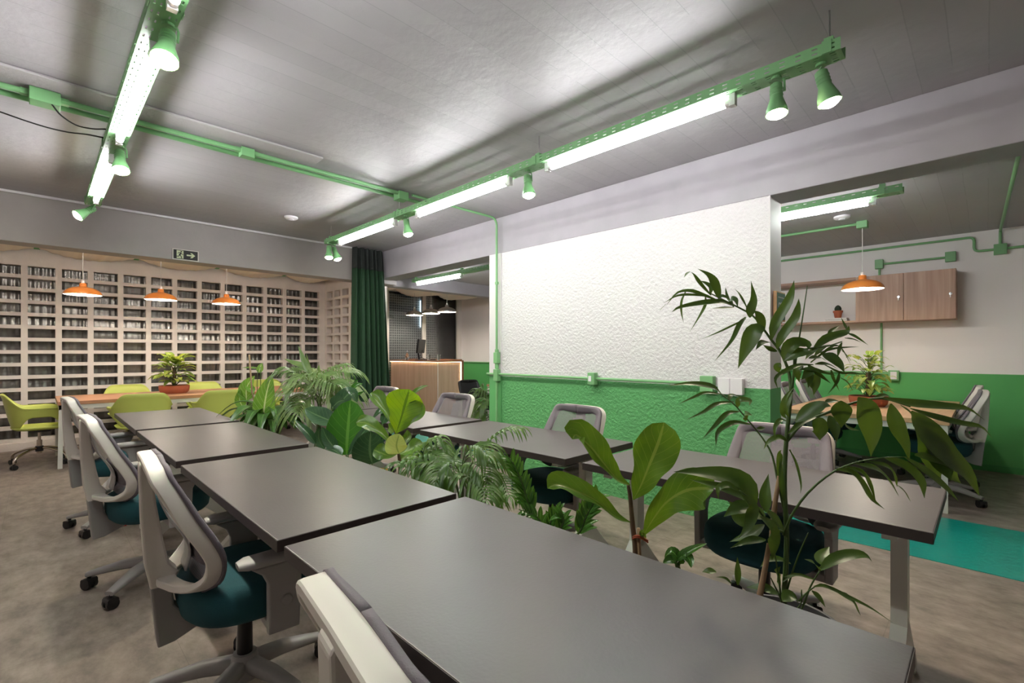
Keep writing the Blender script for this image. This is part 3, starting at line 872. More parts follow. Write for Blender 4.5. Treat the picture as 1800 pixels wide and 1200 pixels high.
# ------------------------------------------------------------------ wooden tables
def wood_table(x0, x1, y0, y1, m, label, h=.74, name='wood_table'):
    cx, cy = (x0+x1)/2, (y0+y1)/2; a, b = (x1-x0)/2, (y1-y0)/2
    root = thing(name, (cx, cy, 0), label, 'table')
    MB().box(-a, a, -b, b, h-.04, h).build('tabletop', m, root, bevel=.003)
    f = MB()
    f.box(-a+.01, a-.01, -b+.01, -b+.05, h-.09, h-.04).box(-a+.01, a-.01, b-.05, b-.01, h-.09, h-.04)
    f.box(-a+.01, -a+.05, -b+.05, b-.05, h-.09, h-.04).box(a-.05, a-.01, -b+.05, b-.05, h-.09, h-.04)
    f.build('apron', M_steel_w, root)
    for s in (-1, 1):
        for q in (-1, 1):
            MB().bar((s*(a-.03), q*(b-.03), h-.04), (s*(a-.02), q*(b-.03), 0), .04, .04, up=(0, 1, 0)).build('leg', M_steel_w, root)
wood_table(.16, 3.25, 7.22, 8.25, M_tablewood, 'long brown wood table with white frame by the breeze block wall')
wood_table(5.12, 7.22, .21, 1.41, M_tableply, 'pale wood table with white frame in the right room')
wood_table(5.50, 7.2, 5.0, 6.12, M_tablewood, 'wood table end seen behind the column by the bar')

# ------------------------------------------------------------------ task chair
def make_task_chair(frame=M_frame_w, gray=M_gray, gray2=M_gray_d, cushion=M_teal_f, meshm=M_meshf, solidm=M_meshs):
    root = thing('task_chair', (0, 0, 0), 'x', 'office chair', 'mesh back task chairs')
    # base
    m = MB().lathe([(.05, .065), (.056, .08), (.05, .13), (.04, .155), (.001, .157)], 20)
    offs = .12
    for k in range(5):
        a = offs+k*2*PI/5
        d = V((math.cos(a), math.sin(a), 0))
        path = [d*.03+V((0, 0, .115)), d*.14+V((0, 0, .11)), d*.24+V((0, 0, .092)), d*.31+V((0, 0, .078))]
        m.sweep(path, [(0, 0, 1)]*4, [.062, .058, .05, .042], [.058, .05, .036, .026], 10, e=.7)
    m.build('star_base', gray, root, smooth=True, angle=50)
    for k in range(5):
        a = offs+k*2*PI/5
        d = V((math.cos(a), math.sin(a), 0)); s = V((math.cos(a+1.1), math.sin(a+1.1), 0))
        c = d*.30+V((0, 0, .0275))
        cm = MB()
        for q in (-1, 1):
            cm.cyl(c+s*(q*.008), c+s*(q*.026), .0275, 16)
        cm.cyl(c, c+V((0, 0, .045)), .009, 8)
        cm.sweep([c-s*.027+V((0, 0, .012)), c+s*.027+V((0, 0, .012))], [(0, 0, 1)]*2, .05, .038, 10)
        cm.build('caster', M_black, root, smooth=True, angle=40)
    MB().tube([(0, 0, .14), (0, 0, .30), (0, 0, .301), (0, 0, .41)], [.027, .025, .015, .015], 16).build('gas_lift', M_blackm, root, smooth=True, angle=40)
    mm = MB().box(-.13, .10, -.07, .07, .385, .43)
    mm.build('mechanism', M_black, root, bevel=.008)
    MB().bar((.04, -.06, .40), (.05, -.25, .385), .03, .01).build('lever', M_black, root, bevel=.003)
    MB().box(-.16, -.13, -.03, .01, .36, .405).build('red_tag', mat('red_plastic', (190, 30, 34), .4), root)
    # seat
    def sup(a, b, n, e=2.7):
        o = []
        for k in range(n):
            t = 2*PI*k/n; c, s = math.cos(t), math.sin(t)
            o.append((a*math.copysign(abs(c)**(2/e), c), b*math.copysign(abs(s)**(2/e), s)))
        return o
    lv = [(.78, .395), (.90, .402), (.97, .42), (1, .46), (.985, .495), (.94, .515), (.82, .526), (.5, .528), (.02, .524)]
    rows = []
    for sc, z in lv:
        pts = sup(.235*sc, .245*sc, 40)
        r = []
        for (x, y) in pts:
            zz = z
            if z > .49: zz -= .035*max(0, (x-.12)/.12)**2*sc + .0*abs(y)
            r.append((x+.02, y, zz))
        r.append(r[0]); rows.append(r)
    sb = MB().grid(rows); sb.f.append(tuple(range(40)))
    sb.build('seat', cushion, root, smooth=True)
    # loop shaped back frame
    side = [(-.284, .0, .950), (-.285, .10, .950), (-.283, .165, .945), (-.275, .200, .918), (-.248, .212, .865), (-.204, .222, .775), (-.158, .226, .695), (-.134, .222, .635), (-.142, .205, .578), (-.178, .165, .545), (-.215, .10, .536), (-.245, .05, .546)]
    half = spline(side, 30)
    path = half+[V((p.x, -p.y, p.z)) for p in reversed(half[1:])]
    outs = [(V((0, p.y, (p.z-.75)*1.15))).normalized() for p in path]
    m = MB().sweep(path, outs, .056, .026, 12, closed=True, e=.4)
    m.build('back_frame', frame, root, smooth=True, angle=34)
    # mesh
    rows = []; rows2 = []
    nrow = 26; srow = spline(side[3:10], nrow)
    top = V((-.347, 0, .943))
    full = [V((-.284, .14, .947)), V((-.280, .18, .938))]+srow
    for p in full:
        r = []
        for j in range(25):
            g = j/12-1
            x = p.x+.026-.022*(1-g*g)*(1 if p.z < .93 else .6)
            r.append((x, p.y*.97*g, p.z))
        rows.append(r)
    MB().grid(rows).build('mesh_back', meshm, root, smooth=True)
    # solid border of the mesh, wrapped over the front of the loop
    bm_ = MB(); edge = spline([(-.284, 0, .950), (-.285, .10, .949)]+side[2:10], 40)
    for s in (-1, 1):
        rr = []
        for i, p in enumerate(edge):
            T = (edge[min(i+1, 39)]-edge[max(i-1, 0)]).normalized()
            o = V((0, p.y, (p.z-.75)*1.15)).normalized()
            f = o.cross(T); f = -f if f.x < 0 else f
            r = []
            for u, w in ((.0148, .016), (.0155, .0300), (.0, .0320), (-.022, .029), (-.04, .024)):
                q = p+o*u+f*w
                r.append((q.x, s*q.y, q.z))
            rr.append(r)
        bm_.grid(rr)
    bm_.build('mesh_border', solidm, root, smooth=True, solid=.003)
    # lumbar strip behind the mesh
    lum = spline([(-.275, 0, .87), (-.245, 0, .77), (-.200, 0, .69), (-.180, 0, .63), (-.192, 0, .565)], 16)
    m = MB().grid([[(p.x, y, p.z) for y in (-.05, -.025, 0, .025, .05)] for p in lum])
    m.build('lumbar_strip', M_lumbar, root, smooth=True, solid=.006)
    lp = MB().grid([[(p.x+.016-.02*(y/.13)**2*-1, y, p.z) for y in [-.13+.26*j/8 for j in range(9)]] for p in lum[6:14]])
    lp.build('lumbar_pad', solidm, root, smooth=True, solid=.012)
    # spine
    poly = [(-.318, .938), (-.312, .949), (-.288, .949), (-.281, .90), (-.270, .80), (-.252, .68), (-.236, .60), (-.210, .566), (-.220, .535), (-.25, .520), (-.287, .523), (-.302, .60), (-.312, .75)]
    MB().prism(poly, -.031, .031, lambda p, q, h: (p, h, q)).build('spine', frame, root, bevel=.006)
    poly = [(-.287, .526), (-.228, .528), (-.222, .455), (-.205, .432), (-.18, .428), (-.11, .43), (-.08, .40), (-.14, .362), (-.22, .328), (-.268, .322)]
    MB().prism(poly, -.034, .034, lambda p, q, h: (p, h, q)).build('back_bracket', gray2, root, bevel=.006)
    for s in (-1, 1):
        m = MB()
        y0, y1 = s*.262, s*.292
        m.prism([(.005, .37), (.105, .37), (.112, .56), (.135, .605), (-.05, .605), (-.012, .575), (.004, .54)], min(y0, y1), max(y0, y1), lambda p, q, h: (p, h, q))
        m.prism([(.01, .37), (.10, .37), (.10, .405), (.01, .405)], min(s*.10, s*.275), max(s*.10, s*.275), lambda p, q, h: (p, h, q))
        ar = m.build('armrest', gray, root, bevel=.006)
        pd = MB().sweep([(-.085, s*.277, .622), (-.06, s*.277, .624), (.05, s*.277, .626), (.16, s*.275, .624), (.185, s*.273, .62)], [(0, 0, 1)]*5, [.05, .082, .088, .082, .05], [.02, .032, .034, .032, .02], 14, e=.7)
        pd.build('arm_pad', gray, ar, smooth=True, angle=50)
        MB().cyl((.062, s*.29, .475), (.062, s*.299, .475), .018, 16).build('height_button', gray, ar, bevel=.003)
    return root
ch0 = make_task_chair()
spec = [
    (.575, .56, -8, 'white framed mesh task chair nearest the camera, cropped at the bottom edge'),
    (.555, 1.98, -3, 'white framed mesh task chair with teal seat, second from the camera in the left row'),
    (.47, 3.32, 3, 'white framed mesh task chair, third from the camera in the left row'),
    (.44, 4.62, 4, 'white framed mesh task chair, last in the left row near the lime chairs'),
    (2.42, .74, 180, 'grey mesh task chair under the nearest right desk, behind the tall palm'),
    (2.42, 2.04, 178, 'grey mesh task chair at the second right desk against the green stucco wall'),
    (2.42, 3.39, 182, 'grey mesh task chair at the third right desk, in front of the bar counter'),
    (2.42, 4.62, 181, 'grey mesh task chair at the farthest right desk by the green curtain'),
    (5.66, .30, 92, 'mesh task chair at the right room table, nearer one on the right side'),
    (6.45, .34, 88, 'mesh task chair at the right room table, farther one on the right side'),
    (5.80, 1.30, -88, 'mesh task chair at the right room table, nearer one on the left side'),
    (6.70, 1.33, -93, 'mesh task chair at the right room table, farther one on the left side'),
]
for k, (x, y, a, l) in sorted(enumerate(spec), reverse=True):
    c = ch0 if k == 0 else copy_tree(ch0)
    c.location = (x, y, 0); c.rotation_euler = (0, 0, math.radians(a)); c['label'] = l
    drop = [.035, .032, .012, 0, .05, .05, .05, .05, 0, 0, 0, 0][k]      # seats set to different heights
    for ch in c.children:
        if not ch.name.startswith(('star_base', 'caster', 'gas_lift')): ch.location.z = -drop
bc = make_task_chair(M_black, M_black, M_black, M_black, M_black, M_black)
bc.location = (5.2, 6.08, 0); bc.scale = (.85,)*3; bc.rotation_euler = (0, 0, math.radians(-100)); bc['label'] = 'black office chair beside the end of the bar counter'; del bc['group']

# ------------------------------------------------------------------ lime chairs
def make_lime():
    root = thing('shell_chair', (0, 0, 0), 'x', 'chair', 'lime shell chairs at the long table')
    # faces +X ; theta 0 = back (-X)
    def sm(a, b, x):
        t = max(0, min(1, (x-a)/(b-a))); return t*t*(3-2*t)
    rows = []
    nth = 60
    for i in range(nth+1):
        th = (-140+280*i/nth)*PI/180; at = abs(th)*180/PI
        zt = .82-.155*sm(22, 72, at)-.02*sm(100, 140, at)
        zb = .43+.13*sm(40, 80, at)-.10*sm(100, 138, at)
        r = []
        for j in range(9):
            g = j/8
            z = zb+(zt-zb)*g
            hgt = (z-.43)/.39
            rx = .215+.085*max(0, hgt)**.8; ry = .225+.09*max(0, hgt)**.7
            ex = 2.6
            c, s = math.cos(th), math.sin(th)
            x = -rx*math.copysign(abs(c)**(2/ex), c); y = ry*math.copysign(abs(s)**(2/ex), s)
            if g > .9: x *= 1.04; y *= 1.04
            r.append((x, y, z))
        rows.append(r)
    m = MB().grid(rows)
    # seat pan
    pan = []
    for sc, z in ((1.02, .445), (.97, .428), (.85, .415), (.6, .408), (.3, .405), (.01, .404)):
        r = []
        for k in range(49):
            t = 2*PI*k/48; c, s = math.cos(t), math.sin(t); ex = 3
            x = .225*sc*math.copysign(abs(c)**(2/ex), c); y = .228*sc*math.copysign(abs(s)**(2/ex), s)
            r.append((x+(.02 if x > 0 else 0), y, z-(.03*sc if x > .2*sc and sc > .9 else 0)))
        pan.append(r)
    m.grid(pan)
    m.build('shell', M_lime, root, smooth=True, solid=.008)
    MB().box(-.09, .09, -.09, .09, .375, .405).build('mount_plate', M_black, root)
    MB().tube([(0, 0, .13), (0, 0, .28), (0, 0, .281), (0, 0, .38)], [.024, .024, .014, .014], 14).build('gas_lift', M_chrome, root, smooth=True, angle=40)
    m = MB().cyl((0, 0, .15), (0, 0, .21), .035, 16)
    m.build('hub', M_black, root)
    m = MB()
    for k in range(4):
        a = PI/4+k*PI/2; d = V((math.cos(a), math.sin(a), 0))
        m.tube(spline([d*.02+V((0, 0, .19)), d*.12+V((0, 0, .178)), d*.24+V((0, 0, .14)), d*.29+V((0, 0, .105)), d*.295+V((0, 0, .055))], 14), .013, 8)
    m.build('star_base', M_chrome, root, smooth=True)
    for k in range(4):
        a = PI/4+k*PI/2; d = V((math.cos(a), math.sin(a), 0)); s = V((math.cos(a+1.2), math.sin(a+1.2), 0))
        c = d*.295+V((0, 0, .027)); cm = MB()
        for q in (-1, 1): cm.cyl(c+s*(q*.006), c+s*(q*.025), .027, 14)
        cm.box(c.x-.012, c.x+.012, c.y-.012, c.y+.012, .03, .062)
        cm.build('caster', M_black, root, smooth=True, angle=40)
    return root
lime0 = make_lime()
ls = [(.02, 7.72, 3, 'lime green shell chair at the left end of the long wood table'),
      (.86, 7.02, 90, 'lime green shell chair with its back to the camera, left on the near side'),
      (1.66, 7.0, 90, 'lime green shell chair with its back to the camera, beside the peace lily'),
      (.92, 8.52, -90, 'lime green shell chair on the far table side, leftmost against the block wall'),
      (1.85, 8.52, -90, 'lime green shell chair on the far side of the long table, behind the terracotta bowl'),
      (2.78, 8.52, -90, 'lime green shell chair on the far side of the long table, seen behind the foliage')]
for k, (x, y, a, l) in enumerate(ls):
    c = lime0 if k == 0 else copy_tree(lime0)
    c.location = (x, y, 0); c.rotation_euler = (0, 0, math.radians(a)); c['label'] = l

# ------------------------------------------------------------------ bar counter and what stands on it
def bar():
    x0, x1, y0, y1, h = 5.3, 5.92, 7.26, 8.98, 1.135
    root = thing('bar_counter', ((x0+x1)/2, (y0+y1)/2, 0), 'wooden bar counter with a glowing warm light strip under its top', 'counter')
    o = V(((x0+x1)/2, (y0+y1)/2, 0))
    MB().box(x0+.03, x0+.06, y0+.05, y1, 0, h-.05).build('front_panel', M_counter, root, origin=o)
    MB().box(x0+.03, x1-.05, y0+.02, y0+.05, 0, h-.05).build('end_panel', M_counter, root, origin=o)
    MB().box(x1-.05, x1, y0, y0+.6, 0, h-.03).build('side_post', M_countertop, root, origin=o)
    MB().box(x0, x1, y0, y1, h-.03, h).build('countertop', M_countertop, root, origin=o, bevel=.003)
    led = MB().box(x0+.012, x0+.026, y0+.02, y1, h-.036, h-.0305)
    led.box(x0+.026, x1-.055, y0+.006, y0+.016, h-.036, h-.0305)
    led.box(x1-.060, x1-.0545, y0+.006, y0+.016, .1, h-.036)
    led.build('light_strip', LEDW, root, origin=o)
    MB().box(x0+.022, x0+.0305, y0+.03, y0+.045, 0, h-.05).build('corner_trim', M_white, root, origin=o)
    MB().box(x1-.2, x1, y0+.05, y1, h, h+.02).build('rear_ledge', M_countertop, root, origin=o)
bar()
ZB = 1.135
def tumbler(x, y, label):
    r = thing('drinking_glass', (x, y, ZB), label, 'glass', 'drinking glasses on the bar')
    MB().lathe([(.001, .0), (.026, .0), (.028, .006), (.036, .115), (.033, .115), (.026, .012), (.001, .010)], 20).build('tumbler', M_glassware, r, smooth=True, angle=40)
tumbler(5.42, 7.72, 'clear drinking glass standing on the bar, left of the two')
tumbler(5.42, 7.40, 'clear drinking glass standing on the bar, right of the two near the counter end')
r = thing('monitor', (5.50, 8.15, ZB), 'black monitor on a stand arm seen edge-on on the bar', 'monitor')
MB().cyl((0, 0, 0), (0, 0, .012), .09, 20).build('base', M_black, r)
MB().tube([(0, .02, .01), (0, .06, .16), (.0, .03, .26)], .02, 10).build('arm', M_black, r)
m = MB(); Mx = Matrix.Translation((.0, -.04, .27)) @ Matrix.Rotation(math.radians(38), 4, 'Z') @ Matrix.Rotation(.12, 4, 'X')
m.box(-.22, .22, -.02, .02, -.13, .15, Mx).build('screen', M_black, r, bevel=.006)
m = MB().tube(spline([(.05, -.03, .2), (.02, .0, .08), (.05, -.1, .02)], 10), .005, 6)
m.build('cable', M_cable, r)
r = thing('glass_bottle', (5.40, 8.46, ZB), 'small clear bottle standing on the bar beside the monitor', 'bottle')
MB().lathe([(.001, 0), (.034, 0), (.036, .01), (.036, .10), (.014, .135), (.013, .165), (.001, .166)], 20).build('body', M_glassware, r, smooth=True, angle=40)
MB().cyl((0, 0, .166), (0, 0, .19), .015, 12).build('cap', M_plate, r)
r = thing('monitor_tray', (5.55, 7.95, ZB), 'flat dark keyboard lying on the bar beside the monitor', 'keyboard')
MB().box(-.06, .06, -.2, .2, 0, .02).build('body', M_black, r, bevel=.004)
r.name = 'keyboard'

# ------------------------------------------------------------------ wall cabinets and shelf
def cab():
    x0, x1, y0, ym, y1, z0, z1 = 7.0, XB, .235, .674, 1.126, 1.65, 2.195
    for k, (a, b_, l) in enumerate(((y0, ym, 'right'), (ym, y1, 'left'))):
        o = V((x0, (a+b_)/2, z0))
        r = thing('wall_cabinet', o, 'wood wall cabinet with a small lock, %s of the pair in the right room' % l, 'cabinet', 'wood wall cabinets')
        MB().box(x0+.02, x1, a, b_, z0, z1).build('body', M_cabwood, r, origin=o)
        d = MB().box(x0, x0+.018, a+.002, b_-.002, z0+.002, z1-.002).build('door', M_cabwood, r, origin=o, bevel=.002)
        c = V((x0, a+.045, (z0+z1)/2))
        MB().cyl(c, c+V((-.012, 0, 0)), .014, 12).box(c.x-.03, c.x-.012, c.y-.003, c.y+.003, c.z-.04, c.z+.012).build('lock', M_alu, d, origin=o)
    o = V((x0, 2.2, z0))
    r = thing('wall_shelf', o, 'open wood wall shelf beside the cabinets holding cactus pots', 'shelf')
    MB().box(x0, x1, y1, 3.2, z0, z0+.022).build('bottom_board', M_shelfwood, r, origin=o)
    MB().box(x0, x1, y1, 3.2, z1-.03, z1).build('top_board', M_shelfwood, r, origin=o)
    MB().box(x0, x1, 3.2, 3.22, z0, z1).build('end_board', M_shelfwood, r, origin=o)
cab()
ZS = 1.672
for k, (w, h, z, dx) in enumerate(((.23, .022, 0, 0), (.20, .02, .022, -.01))):
    r = thing('book', (7.12, 1.33+dx, ZS+z), 'pale book lying flat on the shelf, %s of the stack under the cactus' % ('lower' if k == 0 else 'upper'), 'book', 'books on the shelf')
    MB().box(-.08, .08, -w/2, w/2, 0, .003).box(-.08, .08, -w/2, w/2, h-.003, h).box(.077, .08, -w/2, w/2, .003, h-.003).build('cover', [M_signblack, M_plate][k], r)
    MB().box(-.077, .077, -w/2+.003, w/2-.003, .003, h-.003).build('pages', M_paper, r)
def cactus(x, y, z, label, s=1.0, tall=True):
    r = thing('potted_cactus', (x, y, z), label, 'cactus', 'cactus pots on the shelf')
    MB().lathe([(.001, 0), (.036*s, 0), (.048*s, .075*s), (.055*s, .075*s), (.056*s, .10*s), (.048*s, .10*s), (.046*s, .088*s), (.001, .088*s)], 24).build('pot', M_terra, r, smooth=True, angle=35)
    c = MB(); rows = []
    for i in range(11):
        f = i/10
        rr = .036*s*math.sin(PI*(.15+.85*f))**.6 if f < 1 else .001
        rows.append([(rr*(1+.12*math.cos(k*2*PI/48*10))*math.cos(2*PI*k/48), rr*(1+.12*math.cos(k*2*PI/48*10))*math.sin(2*PI*k/48), .085*s+f*(.09 if tall else .06)*s) for k in range(49)])
    c.grid(rows).build('cactus_body', M_cactus, r, smooth=True)
cactus(7.12, 1.325, ZS+.042, 'small round cactus in a terracotta pot on the stacked books', .95)
cactus(7.10, 2.0, ZS, 'dark cactus in a terracotta pot at the left of the shelf by the picture', 1.2, False)
# framed board on the wall end
r = thing('picture', (3.80, 1.075, 1.615), 'small green chalkboard picture with white leaf drawings on the wall end', 'picture')
MB().box(-.10, .105, -.022, 0, -.105, .105).build('frame', M_tableply, r, bevel=.002)
MB().box(-.09, .095, -.024, -.0221, -.095, .095).build('board', mat('chalkboard_green', (92, 128, 116), .7), r)
m = MB()
fn = lambda p, q, h: (p, -.0241-h, q)
for cx, cz, rr in ((-.045, -.0, .02), (.05, 0, .02), (.0, -.01, .03), (-.045, -.055, .018), (.05, -.055, .018)):
    for a in range(12):
        a0, a1 = a*PI/6, (a+.7)*PI/6
        m.prism([(cx+rr*math.cos(a0), cz+1.3*rr*math.sin(a0)), (cx+rr*math.cos(a1), cz+1.3*rr*math.sin(a1)), (cx+.75*rr*math.cos(a1), cz+.98*rr*math.sin(a1)), (cx+.75*rr*math.cos(a0), cz+.98*rr*math.sin(a0))], 0, .001, fn)
for k in range(6): m.prism([(-.07+k*.026, .06), (-.055+k*.026, .06), (-.06+k*.026, .068)], 0, .001, fn)
m.build('drawing', M_plate, r)

# ------------------------------------------------------------------ plants
UP = V((0, 0, 1))
def prof(kind, t):
    if kind == 'lance': return max(0, math.sin(PI*min(1, t**.75)))**.9
    if kind == 'palm': return max(0, math.sin(PI*t**.72))**1.1
    if kind == 'ovate': return max(0, math.sin(PI*t**.62))**.75
    if kind == 'round': return max(0, math.sin(PI*t**.85))**.55
    if kind == 'fiddle':
        a = max(0, math.sin(PI*t**1.9))**.5+.12*math.sin(PI*t)
        return a*(1-.22*math.exp(-((t-.42)/.12)**2)) if t < .985 else 0
    if kind == 'blade': return max(0, (1-t)**.6)*min(1, t*6+.25)
    return 1
def leaf(mb, pts, w, kind='lance', n=10, fold=.25, roll=0, wav=0, ref=None, cols=5):
    """curved leaf along pts (3D); w = full width"""
    sp = spline(pts, n)
    rows = []
    side0 = None
    for i, p in enumerate(sp):
        t = i/(n-1)
        T = (sp[min(i+1, n-1)]-sp[max(i-1, 0)]).normalized()
        if ref is None:
            view = V((-p.x, -p.y, HC-p.z)).normalized()
            r_ = (view*.75+UP*.65).normalized()
        else: r_ = V(ref)
        s = T.cross(r_)
        if s.length < .15: s = T.cross(V((.7, -.7, 0.1)))
        s.normalize()
        if side0 is not None:
            if s.dot(side0) < 0: s = -s
            s = (s*.6+side0*.4); s = (s-T*s.dot(T)).normalized()
        side0 = s
        nn = s.cross(T).normalized()
        if nn.dot(r_) < 0: nn = -nn
        if roll:
            c_, s_ = math.cos(roll), math.sin(roll); s, nn = s*c_+nn*s_, nn*c_-s*s_
        hw = w/2*prof(kind, t)
        if i == 0: hw = max(hw, .002)
        r = []
        for j in range(cols):
            g = 2*j/(cols-1)-1
            q = p+s*(g*hw)+nn*(fold*hw*abs(g)**1.3)
            if wav: q = q+nn*(wav*hw*math.sin(t*13+g*2.2)*abs(g))
            r.append(q)
        rows.append(r)
    mb.grid(rows, uvs=True)
def pleaf(mb, px, d0, w, kind='lance', d1=None, **k):
    """leaf whose spine passes the photo positions px at depths d0..d1"""
    d1 = d0+random.uniform(-.06, .06) if d1 is None else d1
    m = len(px)-1
    pts = [P(u, v, d0+(d1-d0)*i/m) for i, (u, v) in enumerate(px)]
    leaf(mb, pts, w*d0/835, kind, **k)
def pstem(mb, px, d0, r, d1=None, r2=None, n=16):
    d1 = d0 if d1 is None else d1; m = len(px)-1
    pts = spline([P(u, v, d0+(d1-d0)*i/m) for i, (u, v) in enumerate(px)], n)
    r2 = r if r2 is None else r2
    mb.tube(pts, [r+(r2-r)*i/(n-1) for i in range(n)], 7)
def frond(st, lf, pts, L, n=14, w=.02, droop=.5, start=.3, r=.004, kind='lance', asp=.75):
    """pinnate frond along pts (3D)"""
    sp = spline(pts, 24)
    st.tube(sp, [r*(1-.7*i/23) for i in range(24)], 6)
    for k in range(n):
        t = start+(1-start)*(k+.5)/n
        i = min(int(t*23), 22)
        p = sp[i].lerp(sp[i+1], t*23-i)
        T = (sp[i+1]-sp[i]).normalized()
        S = T.cross(UP)
        if S.length < .1: S = V((1, 0, 0))
        S.normalize()
        tt = (t-start)/(1-start)
        ll = L*(.55+.75*math.sin(PI*min(1, tt*.85+.1)))*random.uniform(.85, 1.1)*(.6 if tt > .9 else 1)
        for s in (-1, 1):
            dr = (S*s*asp+T*(.55+.5*tt)).normalized()
            q1 = p+dr*ll*.45+UP*ll*.06
            q2 = p+dr*ll*.8-UP*ll*droop*.35
            q3 = p+dr*ll-UP*ll*droop
            leaf(lf, [p, q1, q2, q3], w*random.uniform(.8, 1.15), kind, n=7, fold=.2, ref=UP*.8+V((-.35, -.35, 0)), cols=3)
    T = (sp[-1]-sp[-2]).normalized()
    leaf(lf, [sp[-1], sp[-1]+T*L*.35, sp[-1]+T*L*.6-UP*L*.2], w, kind, n=6, ref=UP, cols=3)
def pot(root, kind, r, h, soil=True):
    if kind == 'terra':
        MB().lathe([(.001, 0), (r*.72, 0), (r*.92, h*.8), (r, h*.8), (r*1.02, h), (r*.92, h), (r*.90, h*.9), (.001, h*.9)], 28).build('pot', M_terra, root, smooth=True, angle=35)
    elif kind == 'bowl':
        MB().lathe([(.001, 0), (r*.82, 0), (r*.95, h*.25), (r, h*.6), (r, h), (r*.93, h), (r*.92, h*.85), (.001, h*.85)], 32).build('pot', M_terra, root, smooth=True, angle=35)
    elif kind == 'yellow':
        MB().lathe([(.001, 0), (r*.8, 0), (r, h), (r*.93, h), (r*.9, h*.9), (.001, h*.9)], 28).build('pot', mat('yellow_pot', (214, 178, 70), .5), root, smooth=True, angle=35)
    else:
        MB().lathe([(.001, 0), (r*.8, 0), (r, h), (r*.94, h), (r*.92, h*.93), (.001, h*.93)], 28).build('pot', M_potgrey, root, smooth=True, angle=35)
    z = {'terra': .905, 'bowl': .86, 'yellow': .905}.get(kind, .935)*h
    MB().lathe([(r*.9, z-.004), (r*.88, z+.003), (.001, z+.012)], 24).build('soil', M_soil, root, smooth=True)

